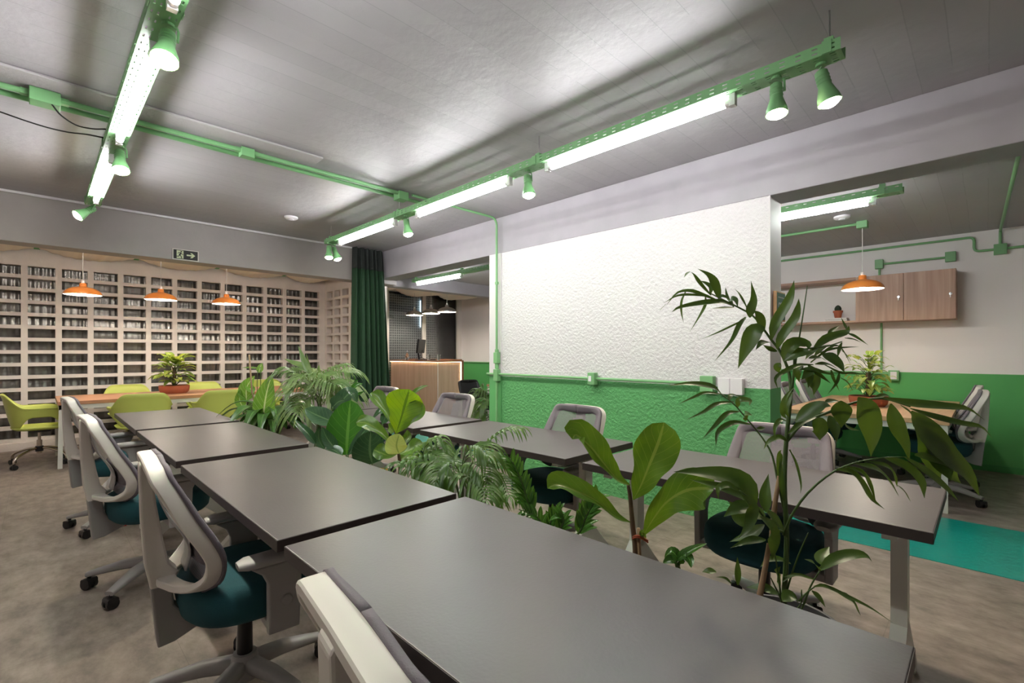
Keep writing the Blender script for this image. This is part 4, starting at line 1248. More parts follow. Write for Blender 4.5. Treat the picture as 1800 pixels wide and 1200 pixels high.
# --- tall palm between the nearest desks
def tall_palm():
    loc = V((1.5, .41, 0)); D = 1.35
    root = thing('potted_palm', loc, 'tall sparse palm with long arching fronds between the two nearest desks', 'potted plant')
    pot(root, 'grey', .15, .52)
    st, lf, cn, cut = MB(), MB(), MB(), MB()
    b = loc+V((0, 0, .48))
    st.tube(spline([b, P(1378, 1060, D), P(1383, 950, D), P(1379, 860, D), P(1381, 790, D), P(1386, 735, D), P(1391, 688, D)], 22), [.008-.003*i/21 for i in range(22)], 8)
    rachis = [(1391, 690), (1388, 660), (1382, 640), (1370, 615), (1355, 596), (1345, 582), (1325, 556), (1300, 541), (1270, 526), (1250, 516)]
    pstem(st, rachis, D, .0048, 1.45, .002, 26)
    pstem(st, [(1391, 690), (1396, 650), (1399, 620), (1425, 612), (1455, 608), (1480, 600)], D, .004, 1.32, .0015)
    pstem(st, [(1392, 690), (1396, 655), (1404, 600), (1412, 550), (1419, 502)], D, .0035, 1.38, .0012)
    L = [
        # upper left frond
        ([(1356, 597), (1362, 570), (1383, 535), (1392, 512), (1396, 492)], 17, 1.36), ([(1366, 613), (1374, 592), (1396, 562), (1403, 540), (1404, 524)], 16, 1.34),
        ([(1345, 576), (1328, 582), (1312, 612), (1297, 648)], 30, 1.36), ([(1354, 602), (1340, 602), (1328, 615)], 12, 1.37), ([(1366, 617), (1352, 613), (1341, 606)], 11, 1.38),
        ([(1318, 558), (1320, 543), (1325, 525), (1320, 493)], 15, 1.38), ([(1315, 546), (1308, 532), (1298, 515), (1289, 506)], 6, 1.40), ([(1343, 580), (1334, 556), (1324, 545)], 15, 1.38),
        ([(1311, 557), (1300, 570), (1285, 600), (1255, 636)], 8, 1.40), ([(1311, 560), (1290, 571), (1260, 585), (1230, 597)], 4, 1.40),
        ([(1290, 538), (1268, 530), (1230, 533), (1195, 540), (1180, 549)], 12, 1.42), ([(1290, 540), (1270, 541), (1250, 542)], 6, 1.41),
        ([(1266, 528), (1257, 500), (1246, 484), (1226, 472)], 15, 1.43), ([(1262, 528), (1238, 519), (1213, 511), (1190, 515), (1170, 538)], 8, 1.44),
        ([(1250, 519), (1232, 500), (1220, 484), (1213, 477)], 9, 1.44), ([(1213, 477), (1207, 481), (1202, 488)], 4, 1.44), ([(1245, 521), (1215, 518), (1190, 520), (1166, 533)], 6, 1.45), ([(1170, 535), (1160, 545), (1165, 540)], 2, 1.45),
        ([(1240, 521), (1240, 535), (1230, 555), (1212, 584)], 5, 1.45), ([(1205, 513), (1198, 530), (1198, 550), (1202, 568)], 4, 1.45), ([(1283, 531), (1278, 520), (1275, 504)], 5, 1.42),
        ([(1290, 540), (1284, 527), (1293, 527), (1297, 540)], 12, 1.41), ([(1248, 518), (1250, 505), (1240, 497), (1228, 493)], 8, 1.44),
        ([(1262, 527), (1270, 520), (1285, 527)], 7, 1.43),
        # crown to the right
        ([(1377, 632), (1386, 612), (1402, 602), (1420, 606), (1421, 614)], 24, 1.34), ([(1379, 634), (1398, 622), (1415, 620), (1431, 621)], 22, 1.33),
        ([(1428, 616), (1450, 597), (1475, 588), (1490, 582), (1492, 572)], 17, 1.33), ([(1490, 581), (1485, 571), (1478, 557)], 4, 1.33), ([(1490, 585), (1505, 592), (1527, 607)], 5, 1.32), ([(1485, 594), (1500, 596), (1515, 602)], 4, 1.32),
        ([(1455, 590), (1463, 580), (1476, 572)], 7, 1.36), ([(1440, 620), (1470, 612), (1511, 609)], 5, 1.34), ([(1425, 637), (1447, 620), (1468, 607), (1482, 616), (1496, 642)], 5, 1.35),
        ([(1445, 622), (1460, 628), (1475, 640), (1485, 655)], 18, 1.32), ([(1430, 641), (1402, 642), (1376, 655), (1363, 666), (1368, 685)], 9, 1.31),
        ([(1420, 641), (1430, 650), (1445, 662), (1461, 674)], 9, 1.30), ([(1412, 643), (1402, 653), (1405, 672)], 15, 1.30), ([(1428, 645), (1420, 657), (1408, 668)], 15, 1.29), ([(1427, 650), (1424, 668), (1420, 682)], 9, 1.31),
        ([(1437, 652), (1434, 675), (1430, 695)], 13, 1.30), ([(1461, 650), (1465, 665), (1476, 688)], 5, 1.32), ([(1476, 653), (1471, 672), (1455, 693)], 5, 1.32), ([(1480, 602), (1475, 616), (1472, 629)], 7, 1.33),
        ([(1478, 615), (1488, 624), (1497, 636)], 4, 1.33), ([(1448, 640), (1478, 655), (1500, 655), (1517, 658)], 5, 1.33), ([(1372, 638), (1367, 646), (1370, 656)], 13, 1.36), ([(1478, 664), (1490, 672), (1500, 688)], 3, 1.33),
        ([(1433, 640), (1455, 640), (1475, 650)], 10, 1.32), ([(1440, 610), (1425, 620), (1415, 632)], 10, 1.34), ([(1432, 625), (1445, 612), (1460, 605)], 9, 1.36), ([(1422, 630), (1440, 628), (1452, 634)], 12, 1.31),
        ([(1405, 650), (1425, 648), (1450, 655), (1470, 660)], 8, 1.30), ([(1415, 660), (1424, 672), (1428, 684)], 10, 1.32),
        # drooping right frond
        ([(1386, 762), (1410, 742), (1440, 729), (1470, 724)], 11, 1.30), ([(1398, 742), (1424, 723), (1446, 713), (1461, 714)], 26, 1.30), ([(1428, 737), (1440, 752), (1441, 774)], 30, 1.32), ([(1458, 730), (1467, 752), (1471, 778)], 17, 1.33),
        ([(1478, 704), (1479, 725), (1479, 752)], 30, 1.28), ([(1482, 738), (1490, 751), (1512, 757)], 12, 1.31), ([(1508, 698), (1522, 722), (1532, 760), (1531, 803)], 38, 1.26), ([(1450, 708), (1465, 704), (1478, 706)], 12, 1.30),
        ([(1566, 709), (1572, 735), (1580, 757), (1592, 782), (1599, 812)], 24, 1.27), ([(1583, 712), (1602, 728), (1606, 751)], 7, 1.26), ([(1552, 699), (1600, 709), (1660, 714), (1700, 718), (1732, 739)], 20, 1.25),
        ([(1600, 718), (1640, 732), (1690, 744), (1724, 750), (1745, 771)], 16, 1.23), ([(1602, 722), (1628, 757), (1664, 798), (1700, 832), (1722, 872)], 44, 1.22), ([(1604, 724), (1628, 765), (1640, 808), (1652, 850)], 44, 1.24),
        ([(1608, 800), (1650, 812), (1694, 836)], 26, 1.20), ([(1605, 730), (1640, 780), (1670, 830), (1690, 850)], 30, 1.26), ([(1535, 702), (1555, 694), (1568, 700)], 9, 1.29), ([(1622, 770), (1655, 815), (1672, 845)], 30, 1.28),
        # lower right frond
        ([(1470, 825), (1495, 829), (1515, 848), (1534, 878), (1556, 895)], 15, 1.24), ([(1487, 820), (1514, 829), (1529, 850), (1540, 884)], 11, 1.23), ([(1505, 815), (1540, 824), (1563, 845), (1580, 872)], 16, 1.22),
        ([(1528, 811), (1560, 820), (1573, 838), (1577, 856)], 12, 1.21), ([(1555, 805), (1592, 819), (1619, 845), (1625, 876)], 19, 1.20), ([(1590, 803), (1630, 830), (1662, 856), (1686, 882)], 15, 1.19), ([(1577, 852), (1590, 864), (1601, 882)], 5, 1.21),
        # left frond
        ([(1268, 692), (1252, 680), (1215, 674), (1172, 678)], 13, 1.45), ([(1270, 693), (1240, 690), (1215, 700), (1190, 711)], 6, 1.45), ([(1290, 706), (1260, 710), (1235, 725), (1205, 738)], 8, 1.44), ([(1300, 723), (1278, 727), (1255, 750), (1234, 772)], 9, 1.43),
        ([(1321, 746), (1290, 743), (1263, 758), (1258, 785)], 11, 1.42), ([(1282, 703), (1286, 694), (1303, 698)], 8, 1.44), ([(1296, 716), (1300, 703), (1318, 704), (1317, 713)], 11, 1.44), ([(1311, 739), (1310, 727), (1323, 730)], 12, 1.42), ([(1330, 753), (1340, 753), (1346, 752)], 9, 1.41),
        # low cluster
        ([(1330, 884), (1312, 850), (1275, 836), (1225, 830), (1183, 829)], 34, 1.33), ([(1328, 888), (1300, 868), (1262, 855), (1212, 842)], 24, 1.36), ([(1298, 862), (1280, 852), (1263, 858), (1263, 878)], 13, 1.29),
        ([(1304, 871), (1322, 890), (1315, 925), (1297, 948)], 20, 1.28), ([(1336, 908), (1356, 928), (1360, 955), (1357, 985)], 24, 1.25), ([(1347, 900), (1345, 868), (1351, 832)], 19, 1.30), ([(1344, 922), (1318, 940), (1282, 952)], 20, 1.30),
        ([(1346, 948), (1318, 950), (1283, 963)], 15, 1.29), ([(1332, 890), (1298, 893), (1272, 908)], 26, 1.31), ([(1378, 932), (1358, 908), (1340, 892)], 17, 1.32), ([(1322, 925), (1300, 905), (1282, 880)], 34, 1.37), ([(1345, 912), (1325, 898), (1310, 880)], 24, 1.35),
        ([(1390, 990), (1368, 982), (1348, 985), (1336, 997)], 11, 1.36), ([(1372, 1030), (1366, 1010), (1372, 995)], 16, 1.36), ([(1376, 1022), (1395, 1010), (1420, 1014), (1430, 1018)], 6, 1.32), ([(1368, 836), (1371, 800), (1374, 790)], 9, 1.34), ([(1378, 880), (1373, 840), (1372, 792)], 8, 1.33),
        ([(1384, 775), (1370, 768), (1352, 775), (1342, 790)], 10, 1.33), ([(1383, 740), (1372, 738), (1362, 752), (1363, 775)], 8, 1.34), ([(1388, 790), (1400, 815), (1408, 850), (1407, 868)], 4, 1.33),
        ([(1392, 690), (1384, 705), (1380, 722), (1390, 735)], 11, 1.33), ([(1382, 735), (1376, 725), (1380, 700), (1398, 678)], 10, 1.32),
        ([(1297, 1028), (1297, 1002), (1296, 978)], 10, 1.33), ([(1368, 1044), (1340, 1032), (1310, 1032)], 16, 1.28), ([(1375, 1056), (1392, 1046), (1404, 1060)], 22, 1.25), ([(1286, 1026), (1275, 1016), (1258, 1014)], 5, 1.33), ([(1259, 1005), (1245, 1003), (1234, 1005)], 11, 1.40),
        # sprout on the right
        ([(1440, 1003), (1465, 984), (1500, 974), (1522, 976), (1533, 987)], 21, 1.24), ([(1441, 1003), (1431, 990), (1413, 982)], 13, 1.25), ([(1449, 995), (1446, 978), (1458, 960)], 24, 1.26), ([(1431, 1018), (1402, 1010), (1375, 1014)], 6, 1.26),
        ([(1431, 1031), (1450, 1030), (1490, 1048), (1530, 1068), (1573, 1097)], 9, 1.22), ([(1473, 1042), (1497, 1055), (1513, 1082)], 15, 1.22), ([(1427, 1038), (1440, 1050), (1451, 1067)], 9, 1.23),
    ]
    for px, w, d in L:
        pleaf(lf, px, d, w*1.06, 'palm', fold=.22, wav=.05, n=12)
    pstem(st, [(1384, 775), (1410, 745), (1450, 727), (1500, 708), (1550, 700), (1600, 714)], D, .0045, 1.25, .0025)
    pstem(st, [(1378, 940), (1392, 905), (1420, 866), (1460, 832), (1500, 814), (1545, 805), (1592, 803)], D, .004, 1.2, .0015)
    pstem(st, [(1379, 900), (1368, 850), (1358, 802), (1342, 772), (1318, 742), (1290, 710), (1266, 691)], D, .0035, 1.45, .0015)
    pstem(st, [(1379, 935), (1360, 928), (1340, 905), (1322, 880), (1300, 862)], D, .004, 1.30, .002)
    for pxs in ([(1377, 1060), (1393, 1005), (1408, 965), (1421, 936)], [(1374, 1060), (1368, 1010), (1360, 960)], [(1375, 1060), (1384, 995), (1383, 945)], [(1376, 1058), (1362, 1030), (1355, 1015)]):
        pstem(st, pxs, D-.01, .003, D-.03, .0012)
    pstem(st, [(1400, 1085), (1412, 1064), (1425, 1030), (1441, 1003)], 1.27, .003, 1.25, .0018)
    pstem(st, [(1404, 1056), (1420, 1040), (1432, 1031)], 1.26, .0025, 1.23, .0015)
    pstem(st, [(1396, 1075), (1408, 1060), (1409, 1036)], 1.26, .0022, 1.26, .0015)
    pstem(cn, [(1333, 1060), (1342, 1015), (1350, 970), (1352, 955)], 1.30, .0085, 1.31, .006)
    pstem(cut, [(1357, 945), (1362, 890), (1368, 850), (1374, 815)], 1.35, .008, 1.36, .005)
    st.build('stem', M_stem, root, origin=loc, smooth=True)
    cn.build('dry_cane', M_cane, root, origin=loc, smooth=True)
    cut.build('dry_cane', M_cane, root, origin=loc, smooth=True)
    lf.build('foliage', M_palm_dark, root, origin=loc, smooth=True)
tall_palm()

# --- fiddle leaf in front
def fiddle_front():
    loc = V((1.5, .88, 0)); D = 1.683
    root = thing('fiddle_leaf_fig', loc, 'fiddle leaf fig with four big wavy leaves tied to a short cane', 'potted plant')
    pot(root, 'grey', .13, .46)
    st, lf, cn, ti = MB(), MB(), MB(), MB()
    st.tube(spline([loc+V((0, 0, .42)), P(1117, 968, D), P(1113, 930, D), P(1110, 900, D), P(1107, 868, D), P(1104, 852, D)], 16), [.011-.005*i/15 for i in range(16)], 8)
    cn.tube([loc+V((.02, -.01, .42)), P(1124, 965, D-.02), P(1122, 928, D-.02)], .006, 8)
    for v in (944, 947):
        ti.tube(spline([P(1112, v, D), P(1118, v-3, D-.03), P(1128, v-1, D-.03), P(1139, v+6, D-.02)], 8), .003, 6)
    pleaf(lf, [(1108, 853), (1085, 842), (1062, 815), (1040, 788), (1014, 765), (1006, 772)], D, 46, 'fiddle', 1.62, fold=.75, wav=.16, n=22, cols=7)
    pleaf(lf, [(1113, 878), (1127, 852), (1142, 815), (1157, 778), (1168, 742)], D, 70, 'fiddle', 1.66, fold=.25, wav=.2, n=22, cols=7, ref=(-.75, -.55, .1))
    pleaf(lf, [(1108, 918), (1082, 908), (1048, 880), (1010, 862), (980, 852), (962, 858)], D, 38, 'fiddle', 1.60, fold=.7, wav=.16, n=22, cols=7)
    pleaf(lf, [(1130, 942), (1148, 912), (1172, 882), (1205, 862), (1238, 858), (1254, 862)], D-.02, 64, 'fiddle', 1.56, fold=.2, wav=.2, n=22, cols=7, ref=(-.7, -.6, .25))
    pleaf(lf, [(1136, 945), (1128, 938), (1132, 930)], D-.02, 12, 'ovate')
    st.build('stem', M_bark, root, origin=loc, smooth=True)
    lf.build('foliage', M_fiddle, root, origin=loc, smooth=True)
    cn.build('support_cane', M_cane, root, origin=loc, smooth=True)
    ti.build('tie', M_tie, root, origin=loc, smooth=True)
fiddle_front()

# --- small broad leaved plant
def small_plant():
    loc = V((1.5, .66, 0)); D = 1.54
    root = thing('potted_plant', loc, 'small plant with short rounded leaves low beside the nearest left desk', 'potted plant')
    pot(root, 'terra', .10, .44)
    st, lf = MB(), MB()
    b = loc+V((0, 0, .40))
    for px, w in (([(1190, 985), (1205, 972), (1225, 962), (1243, 955)], 15), ([(1195, 985), (1185, 972), (1178, 970), (1168, 980)], 20), ([(1195, 990), (1203, 975), (1213, 985), (1215, 998)], 20), ([(1192, 990), (1180, 985), (1165, 990)], 22)):
        pleaf(lf, px, D, w, 'ovate', fold=.3)
        st.tube(spline([b, P(px[0][0], px[0][1]+15, D), P(*px[0], D)], 8), .003, 6)
    st.build('stem', M_stem, root, origin=loc, smooth=True)
    lf.build('foliage', M_zz, root, origin=loc, smooth=True)
small_plant()

# --- zz plant
def zz():
    loc = V((1.5, 1.33, 0)); D = 2.0
    root = thing('zz_plant', loc, 'zz plant with upright stalks of glossy paired leaves by the nearest desk corner', 'potted plant')
    pot(root, 'grey', .13, .44)
    st, lf = MB(), MB()
    b = loc+V((0, 0, .40))
    stalks = [([(937, 908), (927, 880), (918, 850), (906, 822), (896, 805)], 2.02, 10), ([(1016, 938), (1030, 908), (1041, 888), (1052, 872)], 1.90, 9), ([(965, 925), (975, 905), (985, 900)], 2.0, 6), ([(950, 918), (935, 905), (912, 895)], 1.98, 5), ([(985, 930), (990, 912), (975, 905)], 1.95, 6)]
    for px, d, n in stalks:
        pts = spline([b.lerp(P(*px[0], d), .5)]+[P(u, v, d) for u, v in px], 20)
        st.tube([b]+pts, [.007]+[.006-.0035*i/19 for i in range(20)], 7)
        for k in range(n):
            t = .28+.7*k/n; i = int(t*19); p = pts[i]; T = (pts[min(i+1, 19)]-pts[i]).normalized()
            S = T.cross(V((-.6, -.6, .5))).normalized()
            ln = (.088 if n > 8 else .07)*(1-.3*k/n)
            for s in (-1, 1):
                dr = (S*s*.62+T*.8+V((-.15, -.15, .1))).normalized()
                leaf(lf, [p, p+dr*ln*.5+UP*.008, p+dr*ln], ln*.33, 'ovate', n=8, fold=.25, cols=3)
    st.build('stem', M_stem, root, origin=loc, smooth=True)
    lf.build('foliage', M_zz, root, origin=loc, smooth=True)
zz()

# --- parlour palms
def parlour(loc, label, fronds, L, n, w, potk='terra', m=M_palm, rim=.42, droop=.55, pr=.14, spears=()):
    loc = V(loc)
    root = thing('parlour_palm', loc, label, 'potted plant')
    pot(root, potk, pr, rim)
    st, lf = MB(), MB()
    b = loc+V((0, 0, rim*.9))
    for px, d0, d1 in fronds:
        k = len(px)-1
        pts = [b+V((random.uniform(-.04, .04), random.uniform(-.04, .04), 0))]+[P(u, v, d0+(d1-d0)*i/k) for i, (u, v) in enumerate(px)]
        frond(st, lf, pts, L*random.uniform(.85, 1.15), n, w, droop, .38, .004)
    for px, d, ww in spears: pleaf(lf, px, d, ww, 'lance')
    st.build('stem', M_stem, root, origin=loc, smooth=True)
    lf.build('foliage', m, root, origin=loc, smooth=True)
parlour((1.5, 1.86, 0), 'feathery parlour palm in a terracotta pot between the second desks of the two rows', [
    ([(828, 820), (850, 785), (880, 760), (915, 754)], 2.38, 2.30), ([(812, 830), (820, 795), (840, 785), (858, 800)], 2.30, 2.15), ([(800, 840), (775, 815), (740, 815), (712, 832)], 2.36, 2.5),
    ([(830, 850), (858, 836), (884, 848), (896, 872)], 2.34, 2.1), ([(818, 840), (832, 815), (850, 830), (860, 862)], 2.3, 2.1), ([(800, 850), (770, 838), (740, 850)], 2.36, 2.3),
    ([(830, 830), (865, 815), (895, 825), (908, 850)], 2.38, 2.35), ([(808, 840), (795, 815), (775, 822), (765, 850)], 2.34, 2.2), ([(815, 845), (818, 835), (845, 855), (855, 880)], 2.3, 2.0), ([(812, 830), (830, 800), (870, 800), (890, 815)], 2.4, 2.4)],
    .105, 12, .013, pr=.15)
parlour((1.50, 2.28, 0), 'lower parlour palm with curled fronds behind the fiddle leaf fig, third desks', [
    ([(745, 830), (745, 790), (765, 775), (790, 792)], 2.62, 2.6), ([(740, 830), (760, 815), (785, 815), (805, 835)], 2.6, 2.4), ([(735, 835), (735, 810), (760, 800), (785, 812)], 2.62, 2.45), ([(730, 840), (715, 820), (735, 812), (755, 840)], 2.62, 2.4), ([(740, 830), (748, 800), (775, 785), (800, 800)], 2.65, 2.7)],
    .12, 11, .020, 'terra', M_palm, .42, .6, .13)

# --- fiddle leaf behind
def fiddle_back():
    loc = V((1.5, 2.46, 0)); D = 2.78
    root = thing('fiddle_leaf_fig', loc, 'bushy fiddle leaf fig with bright backlit veined leaf between the third desks', 'potted plant')
    pot(root, 'grey', .13, .44)
    st, lf, yl, bl = MB(), MB(), MB(), MB()
    st.tube(spline([loc+V((0, 0, .4)), P(703, 830, D), P(701, 800, D), P(698, 775, D), P(694, 757, D)], 14), [.012-.006*i/13 for i in range(14)], 8)
    A = [([(696, 762), (704, 738), (712, 710), (720, 684)], 62, .12, (-.7, -.65, .1), 2.74), ([(692, 750), (678, 722), (664, 702), (652, 690)], 26, .6, None, 2.8), ([(697, 762), (716, 742), (733, 722), (741, 704)], 34, .3, None, 2.78),
         ([(718, 700), (736, 684), (753, 677)], 11, .2, None, 2.85), ([(690, 782), (668, 758), (645, 744), (626, 742)], 28, .35, None, 2.7), ([(698, 798), (682, 800), (668, 795), (657, 790)], 32, .25, None, 2.66),
         ([(702, 798), (722, 790), (745, 780)], 30, .3, None, 2.75), ([(692, 760), (684, 750), (682, 745)], 18, .3, None, 2.85), ([(700, 780), (715, 770), (716, 755)], 20, .3, None, 2.85), ([(700, 810), (722, 800), (738, 805)], 22, .3, None, 2.8)]
    for px, w, f, ref, d in A:
        pleaf(bl if w > 60 else lf, px, d, w, 'fiddle' if w > 25 else 'ovate', fold=f, wav=.12, n=16, cols=7, ref=ref)
    pleaf(yl, [(701, 797), (697, 782), (702, 762)], 2.66, 40, 'round', fold=.15, wav=.08, n=14, cols=7, ref=(-.7, -.65, .3))
    st.build('stem', M_bark, root, origin=loc, smooth=True)
    lf.build('foliage', M_fiddle, root, origin=loc, smooth=True)
    o = bl.build('large_leaf', leaf_mat('backlit_fiddle_leaf', (122, 160, 44), (104, 146, 40), rib=(52, 84, 26), rough=.35, trans=.4), root, origin=loc, smooth=True); o['label'] = 'bright backlit leaf with dark veins'
    y = yl.build('young_leaf', M_fiddle_y, root, origin=loc, smooth=True); y['label'] = 'pale yellow green young leaf'
fiddle_back()

# --- broad leaved plant with the big round leaf
def broad():
    loc = V((1.46, 2.95, 0)); D = 3.12
    root = thing('broad_leaf_plant', loc, 'broad leaved plant with one large round green leaf facing the camera between the third desks', 'potted plant')
    pot(root, 'grey', .14, .46)
    st, lf, dk = MB(), MB(), MB()
    b = loc+V((0, 0, .42))
    pleaf(lf, [(609, 800), (610, 775), (613, 738), (616, 703)], D-.1, 76, 'round', fold=.12, n=18, cols=9, ref=(-.7, -.7, .1), d1=D-.05)
    G = [([(654, 815), (650, 790), (652, 757)], 60, 'round', (-.5, -.8, .1), 3.0), ([(612, 800), (628, 775), (645, 752), (652, 744)], 16, 'lance', None, 2.95), ([(588, 742), (565, 733), (548, 725), (536, 718)], 38, 'ovate', None, 3.2),
         ([(590, 728), (602, 704), (618, 690), (628, 707)], 32, 'ovate', None, 3.3), ([(585, 715), (595, 706), (606, 703)], 26, 'ovate', (-.6, -.7, .2), 3.25), ([(555, 780), (540, 760), (518, 737)], 17, 'lance', None, 3.1), ([(672, 745), (680, 725), (668, 722), (655, 735)], 20, 'ovate', None, 3.2),
         ([(590, 790), (575, 770), (566, 750)], 24, 'ovate', None, 3.0), ([(600, 800), (585, 790), (570, 790)], 22, 'ovate', None, 2.95), ([(638, 800), (640, 770), (630, 745)], 30, 'ovate', None, 3.25), ([(570, 790), (560, 770), (562, 748)], 18, 'lance', None, 3.2)]
    for px, w, k, ref, d in G:
        pleaf(dk, px, d, w, k, fold=.2, n=14, cols=7, ref=ref)
        st.tube(spline([b, P(px[0][0], px[0][1]+30, d), P(*px[0], d)], 10), .004, 6)
    st.tube(spline([b, P(609, 830, D-.08), P(609, 798, D-.1)], 10), .006, 8)
    st.build('stem', M_stem, root, origin=loc, smooth=True)
    o = lf.build('large_leaf', M_rubber, root, origin=loc, smooth=True); o['label'] = 'large bright green leaf'
    dk.build('foliage', M_gloss, root, origin=loc, smooth=True)
broad()
# sprig at the far right of the broad plant
def sprig():
    loc = V((1.74, 3.15, 0)); D = 3.45
    root = thing('potted_plant', loc, 'slim leafy sprig standing in front of the green curtain foot', 'potted plant')
    pot(root, 'yellow', .1, .42)
    st, lf = MB(), MB(); b = loc+V((0, 0, .38))
    st.tube(spline([b, P(610, 720, D), P(618, 690, D), P(624, 665, D)], 12), [.005-.003*i/11 for i in range(12)], 6)
    for px, w in (([(617, 688), (625, 678), (638, 674)], 12), ([(616, 698), (628, 694), (641, 687)], 9), ([(622, 675), (626, 670), (630, 668)], 5), ([(614, 700), (605, 690), (598, 688)], 9), ([(623, 668), (624, 662), (625, 660)], 4)):
        pleaf(lf, px, D, w, 'lance')
    st.build('stem', M_stem, root, origin=loc, smooth=True); lf.build('foliage', M_rubber, root, origin=loc, smooth=True)
sprig()

# --- dense palm further back
parlour((1.62, 3.85, 0), 'dense pale green palm between the farthest desks, in front of the side block wall', [
    ([(565, 720), (560, 680), (590, 655), (618, 655)], 3.85, 3.7), ([(560, 715), (545, 680), (520, 655), (502, 655)], 3.9, 3.9), ([(562, 715), (575, 680), (600, 672), (618, 690)], 3.8, 3.5), ([(560, 720), (545, 690), (525, 680), (505, 690)], 3.8, 3.6),
    ([(562, 715), (555, 670), (545, 655), (530, 650)], 3.95, 4.1), ([(562, 720), (570, 690), (590, 690), (600, 712)], 3.75, 3.5), ([(560, 720), (550, 700), (535, 705), (525, 725)], 3.75, 3.5), ([(562, 718), (570, 668), (585, 650), (605, 642)], 4.0, 4.0),
    ([(562, 720), (562, 690), (575, 672), (592, 676)], 3.7, 3.4), ([(560, 720), (555, 690), (540, 668), (515, 668)], 3.7, 3.5), ([(560, 718), (552, 680), (562, 660), (580, 660)], 3.7, 3.5), ([(562, 722), (580, 700), (600, 700), (615, 715)], 3.8, 3.7)],
    .16, 16, .015, 'terra', leaf_mat('pale_palm_leaf', (124, 148, 88), (82, 114, 58), rough=.36, trans=.25, veins=False), .45, .5, .15,
    spears=[([(550, 665), (540, 648), (532, 628), (524, 607)], 3.85, 11), ([(545, 655), (530, 643), (515, 637), (499, 630)], 3.85, 12), ([(552, 668), (545, 650), (538, 620)], 3.9, 6), ([(563, 660), (560, 650), (561, 640)], 3.85, 6), ([(577, 690), (576, 675), (582, 662)], 3.7, 16)])

# --- peace lily
def lily():
    loc = V((1.45, 4.45, 0)); D = 4.2
    root = thing('peace_lily', loc, 'leafy peace lily with broad upright leaf and a cane beside the farthest left desks', 'potted plant')
    pot(root, 'terra', .15, .46)
    st, lf, dk, cn = MB(), MB(), MB(), MB()
    b = loc+V((0, 0, .42))
    pleaf(lf, [(463, 738), (465, 712), (470, 685), (478, 658)], D-.28, 40, 'ovate', fold=.12, n=16, cols=7, ref=(-.7, -.7, .15))
    for px, w in (([(427, 716), (421, 702), (423, 683)], 18), ([(433, 705), (434, 680), (448, 660)], 26), ([(446, 690), (438, 680), (434, 668)], 14), ([(500, 692), (508, 684), (515, 678)], 20), ([(455, 655), (458, 645), (461, 638)], 11), ([(452, 647), (440, 646), (425, 646)], 5)):
        pleaf(lf, px, D+.1, w, 'ovate', fold=.2)
    rnd = random.Random(3)
    for k in range(48):
        a = rnd.uniform(0, 2*PI); ln = rnd.uniform(.22, .40); el = rnd.uniform(.5, 1.25)
        dr = V((math.cos(a), math.sin(a), 0))
        p0 = b+dr*.05; p1 = b+dr*ln*.4*math.cos(el)*1.4+UP*(.15+ln*.85*math.sin(el)*.8); p2 = p1+dr*ln*.55+UP*ln*.05; p3 = p2+dr*ln*.35-UP*ln*.3
        st.tube(spline([b, p0+UP*.08, p1], 8), .003, 5)
        leaf(dk, [p1, p1.lerp(p2, .5)+UP*.03, p2, p3], rnd.uniform(.08, .12), 'ovate', n=10, fold=.25, ref=UP*.8+dr*.3, cols=5)
    for px in ([(455, 745), (458, 690), (458, 645)], [(455, 745), (452, 690), (453, 650)], [(450, 750), (430, 735), (427, 716)], [(460, 750), (463, 738), (463, 730)]):
        st.tube(spline([b]+[P(u, v, D) for u, v in px], 10), .003, 5)
    cn.tube([b, P(443, 690, D), P(438, 623, D)], .007, 8)
    st.build('stem', M_stem, root, origin=loc, smooth=True)
    lf.build('upright_leaves', M_lily, root, origin=loc, smooth=True)
    dk.build('foliage', leaf_mat('mid_green_leaf', (80, 118, 58), (56, 92, 44), rough=.28, trans=.2), root, origin=loc, smooth=True)
    cn.build('support_cane', M_cane, root, origin=loc, smooth=True)
lily()

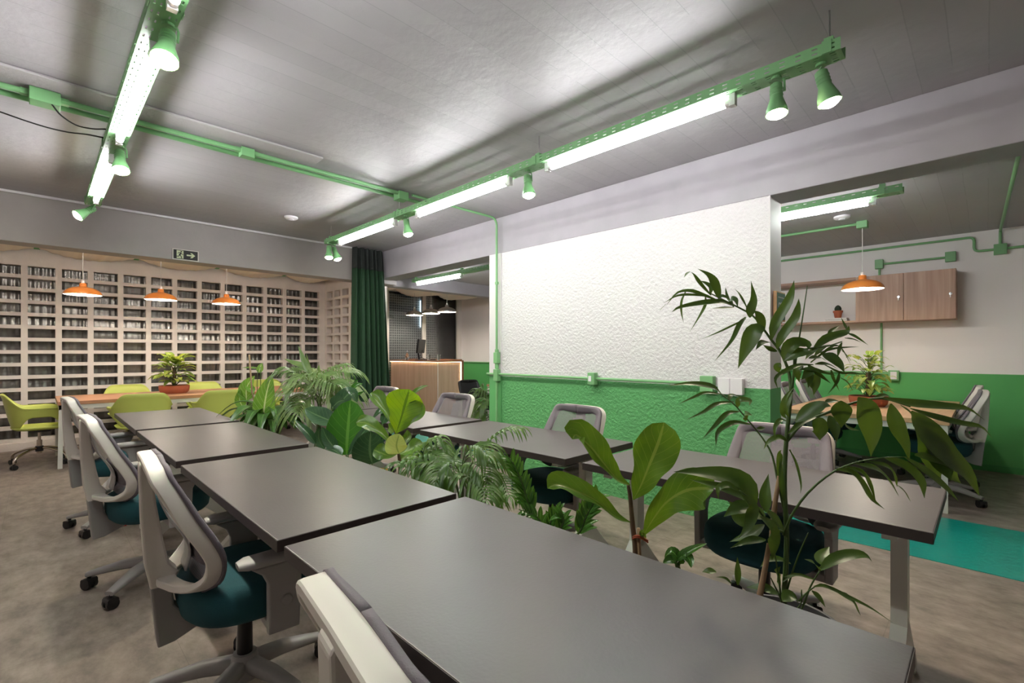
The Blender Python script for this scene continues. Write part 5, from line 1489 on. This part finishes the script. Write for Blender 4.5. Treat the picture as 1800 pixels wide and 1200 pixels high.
# --- pothos bowls on the tables
def pothos(loc, r, h, label, seed, H=.42, ls=1.0):
    loc = V(loc); rnd = random.Random(seed)
    root = thing('pothos_bowl', loc, label, 'potted plant', 'pothos bowls on the wood tables')
    pot(root, 'bowl', r, h)
    MB().cyl((0, 0, h*.8), (0, 0, h+.24), .022, 10).build('moss_pole', M_bark, root)
    st, lf = MB(), MB()
    for k in range(75):
        a = rnd.uniform(0, 2*PI); z = h+rnd.uniform(.02, H*.8); rad = .05+.13*rnd.random()*(1.15-(z-h)/H*.7)
        dr = V((math.cos(a), math.sin(a), 0))
        p0 = dr*.02+UP*(z-.04 if z > h+.06 else h); p1 = dr*rad+UP*(z+.03)
        ln = rnd.uniform(.11, .18)*ls
        up = rnd.uniform(-.1, .55) if z > h+.2 else rnd.uniform(-.5, .15)
        st.tube(spline([p0, p0.lerp(p1, .6)+UP*.02, p1], 6), .0025, 5)
        e = p1+(dr+UP*up).normalized()*ln
        leaf(lf, [p1, p1.lerp(e, .5)+UP*.012, e-UP*.015], ln*.56, 'ovate', n=8, fold=.2, ref=UP*.7+dr*.5, cols=5)
    st.build('stem', M_stem, root, smooth=True); lf.build('foliage', M_pothos, root, smooth=True)
pothos((1.31, 7.75, .74), .172, .105, 'variegated pothos in a terracotta bowl on the long wood table', 5, .45)
pothos((6.02, .86, .74), .165, .10, 'variegated pothos in a terracotta bowl on the pale right room table', 9, .50, .72)
# floor palm by the column
parlour((4.25, 4.95, .004), 'bushy dark floor palm behind the column near the bar', [
    ([(860, 730), (855, 705), (845, 690), (832, 700)], 6.5, 6.4), ([(860, 735), (845, 715), (832, 715), (822, 728)], 6.5, 6.4), ([(862, 730), (858, 700), (850, 688), (870, 690)], 6.5, 6.5), ([(862, 735), (850, 722), (838, 725), (828, 740)], 6.4, 6.2),
    ([(862, 735), (862, 705), (855, 695), (840, 695)], 6.6, 6.6), ([(862, 735), (872, 710), (882, 705), (892, 715)], 6.5, 6.5), ([(862, 738), (852, 728), (845, 732), (840, 745)], 6.3, 6.1), ([(862, 738), (866, 715), (858, 705), (846, 712)], 6.3, 6.1)],
    .2, 14, .022, 'grey', M_palm_dark, .35, .6, .17)

# ------------------------------------------------------------------ camera, world, view
cam = bpy.data.cameras.new('camera'); cam.sensor_width = 36; cam.lens = 835/1800*36
cam.shift_y = 20/1800; cam.clip_start = .02
co = bpy.data.objects.new('camera', cam); COL.objects.link(co)
co.location = (0, 0, HC); co.rotation_euler = (PI/2, 0, -PI/4)
SC.camera = co
w = bpy.data.worlds.new('world'); SC.world = w; w.use_nodes = True
w.node_tree.nodes['Background'].inputs[0].default_value = (.05, .055, .06, 1)
w.node_tree.nodes['Background'].inputs[1].default_value = .5
vs = SC.view_settings
vs.view_transform = 'Standard'; vs.look = 'None'; vs.gamma = 1; vs.exposure = 1.6; vs.use_curve_mapping = False
